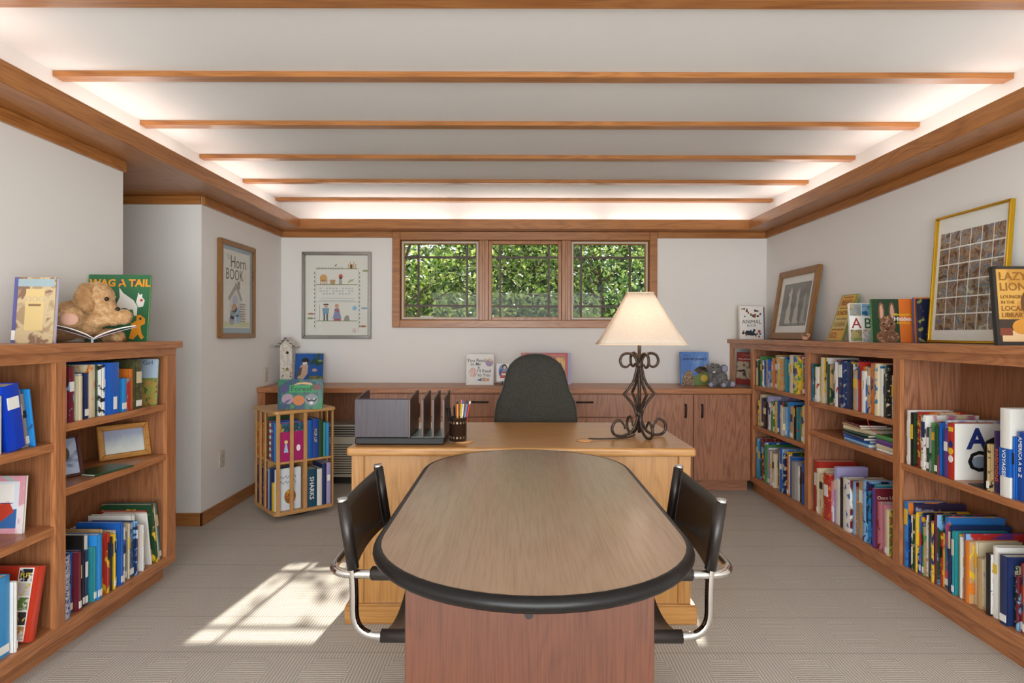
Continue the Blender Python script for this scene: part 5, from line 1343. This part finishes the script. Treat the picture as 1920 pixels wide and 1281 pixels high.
art(o, [(.23, 0), (.30, 0), (.30, .06)], '2E8A5A', .0026); art(o, circle(.255, .15, .035, .02), '7A4A4A', .0009); art(o, circle(.04, .14, .03, .03), '3A3A6A', .0009)
# birdhouse on the counter
def birdhouse():
    X, Y, Z = -1.93, 5.22, .8355
    t = thing('birdhouse', 'tall narrow white birdhouse with a checkered roof edge on the counter', 'birdhouse', (X, Y, Z))
    bw = speck('birdhouse_white', 'E2DED4', 'C9C0B2', 40, 0.6)
    MB().prism([(-.05, 0), (.05, 0), (.05, .33), (0, .385), (-.05, .33)], -.045, .045, 'y', M=T(X, Y, Z)).build('body', bw, t)
    for s in (-1, 1):
        MB().prism([(0, .392), (0, .40), (s*.085, .318), (s*.078, .31)][::(1 if s > 0 else -1)], -.065, .065, 'y', M=T(X, Y, Z)).build('roof_board', bw, t)
        for k in range(7):
            for j in range(2):
                if (k+j) % 2 == 0:
                    u0, u1 = k/7, (k+1)/7
                    c0 = Vector((s*.084*u0, .394-.08*u0)); c1 = Vector((s*.084*u1, .394-.08*u1)); n = Vector((0, .008))
                    q = [c0-n*j, c1-n*j, c1-n*j+n, c0-n*j+n]
                    MB().prism([(p.x, p.y) for p in (q if s > 0 else q[::-1])], -.0665, -.064, 'y', M=T(X, Y, Z)).build('check', plain('check_navy', '2A3048', 0.5), t)
    dk = plain('hole_dark', '1A1614', 0.8)
    for z in (.27, .13): MB().prism(circle(.012, z, .012), -.0465, -.044, 'y', M=T(X, Y, Z)).build('hole', dk, t)
    rr_ = random.Random(3)
    for k in range(20):
        MB().prism(circle(rr_.uniform(-.04, .04), rr_.uniform(.01, .14 if k < 14 else .3), rr_.uniform(.003, .008), rr_.uniform(.003, .009), 8), -.046-.0001*k, -.044, 'y', M=T(X, Y, Z)).build('painted_flower', ink(rr_.choice(['B85A3A', '4A3A6A', '6A7A3A', 'C89A5A'])), t)
birdhouse()
o = face_book('blue picture book with a chickadee on the counter beside the birdhouse', (-1.875, 5.23, .8355), .235, .262, .014, 0, 6, printed('1E5AA8', '1E5AA8', '2A4A3A', 9, 1), cloth('b'))
art(o, [(.02, .05), (.04, .15), (.08, .19), (.11, .16), (.105, .09), (.07, .04)], 'C8A890', .001); art(o, [(.015, .06), (.03, .13), (.06, .15), (.05, .08)], '5A4A42', .0014)
art(o, circle(.085, .2, .032, .026, 18), '16161A', .0014); art(o, [(.06, .185), (.1, .19), (.1, .175), (.07, .165)], 'E8E4DC', .002); art(o, [(.115, .2), (.13, .195), (.115, .19)], '2A2A2A', .002)
art(o, circle(.165, .12, .022, .014), 'B89A9A', .001); art(o, rect(.12, .235, 0, .07), printed('4E6A3A', '8A7A4A', '2E4A3A', 22, 1), .0008); art(o, circle(.21, .2, .02, .01), '6A8A4A', .001)

# ------------------------------------------------------------------ plush animals
def blob(name, shapes, voxel, mat, parent, M):
    """one continuous body: ellipsoids fused by a voxel remesh"""
    m = MB()
    for s in shapes:
        c, r = s[0], s[1]; rot = s[2] if len(s) > 2 else None
        m.ell(c, r, M=M, seg=20, rings=14, rot=rot)
    ob = m.build(name+'_tmp', mat)
    rm = ob.modifiers.new('r', 'REMESH'); rm.mode = 'VOXEL'; rm.voxel_size = voxel; rm.use_smooth_shade = True
    sm = ob.modifiers.new('s', 'SMOOTH'); sm.iterations = 5; sm.factor = 0.5
    dg = bpy.context.evaluated_depsgraph_get(); dg.update()
    me = bpy.data.meshes.new_from_object(ob.evaluated_get(dg)); me.name = name
    bpy.data.objects.remove(ob)
    me.materials.clear(); me.materials.append(mat)
    o = bpy.data.objects.new(name, me); C.objects.link(o)
    if parent is not None:
        o.parent = parent; o.matrix_parent_inverse = WM(parent).inverted()
    return o
def fur(o, n, length, mat, seed, parent, width=0.0009):
    rnd = random.Random(seed); me = o.data; m = MB()
    polys = [p for p in me.polygons]
    for k in range(n):
        p = rnd.choice(polys); vs = [me.vertices[i].co for i in p.vertices]
        a, b = rnd.random(), rnd.random()
        c = vs[0].lerp(vs[1], a).lerp(vs[min(3, len(vs)-1)].lerp(vs[2], a), b)
        nn = (p.normal + Vector((rnd.gauss(0, .45), rnd.gauss(0, .45), rnd.gauss(-.25, .45)))).normalized()
        sd_ = nn.cross(Vector((rnd.gauss(0, 1), rnd.gauss(0, 1), rnd.gauss(0, 1)))).normalized()*width
        L = length*rnd.uniform(.6, 1.3)
        m.add([c-sd_, c+sd_, c+nn*L], [(0, 1, 2)])
    f = m.build('fur', mat, parent); f['kind'] = 'stuff'; return f
from mathutils import Euler
def plush_dog():
    G = T(-1.885, 2.70, ZT) @ RZ(35)
    fm = speck('dog_fur', 'B88C5E', 'D2AE82', 55, 0.95); fm2 = speck('dog_fur_tuft', 'BE9464', 'DAB88C', 30, 0.95)
    fe = speck('dog_ear_fur', 'A87C50', 'C49A6C', 55, 0.95)
    t = thing('plush_dog', 'tan plush puppy reading an open book on the left bookcase', 'plush toy', G)
    E_ = lambda x, y, z: Euler((R(x), R(y), R(z)))
    shapes = [((-.06, .02, .095), (.075, .07, .09), E_(0, 28, 0)), ((-.10, .03, .05), (.065, .07, .05)), ((-.01, .0, .09), (.07, .06, .075)),
              ((.035, -.005, .192), (.072, .066, .075)), ((.078, -.045, .145), (.041, .04, .034)), ((.05, -.03, .15), (.045, .045, .04)), ((.098, -.055, .142), (.022, .022, .022)),
              ((.04, -.05, .098), (.055, .032, .031), E_(0, -6, 0)), ((.10, -.065, .108), (.05, .032, .032), E_(0, -10, 0)), ((.138, -.07, .114), (.03, .031, .033)),
              ((-.06, -.105, .108), (.05, .042, .046)), ((-.045, -.05, .095), (.04, .05, .04)), ((.085, .01, .03), (.055, .035, .03)), ((.11, -.02, .028), (.032, .03, .028))]
    b = blob('body', shapes, .005, fm, t, G)
    fur(b, 15000, .0065, fm2, 3, t, .0007)
    ear = blob('ear', [((-.012, -.058, .195), (.034, .018, .05), E_(12, 16, 0)), ((-.002, -.062, .165), (.036, .018, .036)), ((.0, -.045, .235), (.03, .02, .022))], .004, fe, t, G)
    fur(ear, 3600, .006, fm2, 4, ear, .0007)
    ear = blob('ear', [((.085, .05, .19), (.024, .02, .05), E_(-10, 10, 0))], .005, fe, t, G)
    bk_ = plain('toy_black', '14110F', 0.2)
    MB().ell((.072, -.062, .19), (.009, .007, .0095), M=G).build('eye', bk_, t); MB().ell((.107, -.012, .19), (.006, .006, .008), M=G).build('eye', bk_, t)
    MB().ell((.112, -.073, .146), (.0115, .010, .0095), M=G).build('nose', bk_, t)
    MB().ell((-.058, -.143, .098), (.032, .008, .026), M=G).build('paw_pad', plain('paw_pink', 'D8A892', 0.8), t)
    # open book under its paws
    o = thing('open_book', 'open white book lying under the paws of the plush puppy', 'book', G @ T(.02, -.1, .012))
    pg = plain('open_page', 'E6E2DE', 0.6)
    for s in (-1, 1):
        def pgf(u, v, s=s): return (s*.155*u, -.055+.12*v, .006+.058*u**0.8+.012*math.sin(PI*u)*.5)
        m = MB(); m.grid(pgf, 8, 3); q = m.build('page_block', pg, o, local=True); so = q.modifiers.new('t', 'SOLIDIFY'); so.thickness = .005; so.offset = -1
        def cvf(u, v, s=s): return (s*.16*u, -.058+.126*v, -.001+.058*u**0.8)
        m = MB(); m.grid(cvf, 8, 1); q = m.build('cover', plain('open_cover', 'B8B0C8', 0.5), o, local=True); so = q.modifiers.new('t', 'SOLIDIFY'); so.thickness = .002; so.offset = -1
    MB().box(-.004, .004, -.055, .065, -.0115, .006).build('spine', plain('open_cover', 'B8B0C8', 0.5), o, local=True)
plush_dog()
def plush_elephant():
    G = T(1.70, 5.08, .8355) @ RZ(-12)
    fm = speck('elephant_fur', '5E5C5A', '7C7A78', 60, 0.95); fm2 = speck('elephant_tuft', '6E6C6A', '8E8C8A', 40, 0.95)
    t = thing('plush_elephant', 'grey plush elephant sitting on the counter beside the animal poetry book', 'plush toy', G)
    E_ = lambda x, y, z: Euler((R(x), R(y), R(z)))
    shapes = [((.0, .01, .07), (.062, .055, .068)), ((-.035, -.02, .145), (.05, .046, .046)), ((-.07, -.04, .14), (.03, .026, .028)), ((-.09, -.05, .152), (.022, .018, .018)), ((-.105, -.055, .165), (.016, .015, .016)),
              ((-.05, -.045, .04), (.028, .03, .045), E_(0, 20, 0)), ((-.075, -.06, .022), (.028, .028, .022)), ((.04, -.05, .035), (.032, .036, .034)), ((.02, -.075, .022), (.028, .028, .022)), ((.07, -.035, .03), (.034, .036, .03))]
    b = blob('body', shapes, .005, fm, t, G); fur(b, 4500, .007, fm2, 6, t)
    ear = blob('ear', [((.03, -.015, .15), (.034, .012, .036), E_(0, 10, -20))], .004, fm, t, G)
    pk = plain('elephant_lilac', '9A9AB4', 0.9)
    MB().ell((.033, -.028, .15), (.024, .006, .026), M=G, rot=E_(0, 10, -20)).build('ear_lining', pk, ear)
    blob('ear', [((-.055, .02, .17), (.024, .01, .026), E_(0, -20, 30))], .004, fm, t, G)
    for x_, y_2, z_2, r in ((-.079, -.087, .022, .018), (.02, -.102, .022, .018), (.092, -.064, .028, .022)):
        MB().ell((x_, y_2, z_2), (r, .006, r*.95), M=G).build('foot_pad', pk, t)
    MB().ell((-.122, -.06, .17), (.006, .01, .009), M=G).build('trunk_tip', plain('trunk_pink', 'D0A8A8', 0.8), t)
    MB().ell((-.052, -.064, .125), (.012, .014, .007), M=G).build('tusk', WHITE, t)
    bk_ = plain('toy_black', '14110F', 0.2)
    for x_, y_2 in ((-.06, -.062), (-.018, -.064)): MB().ell((x_, y_2, .163), (.005, .004, .0055), M=G).build('eye', bk_, t)
plush_elephant()
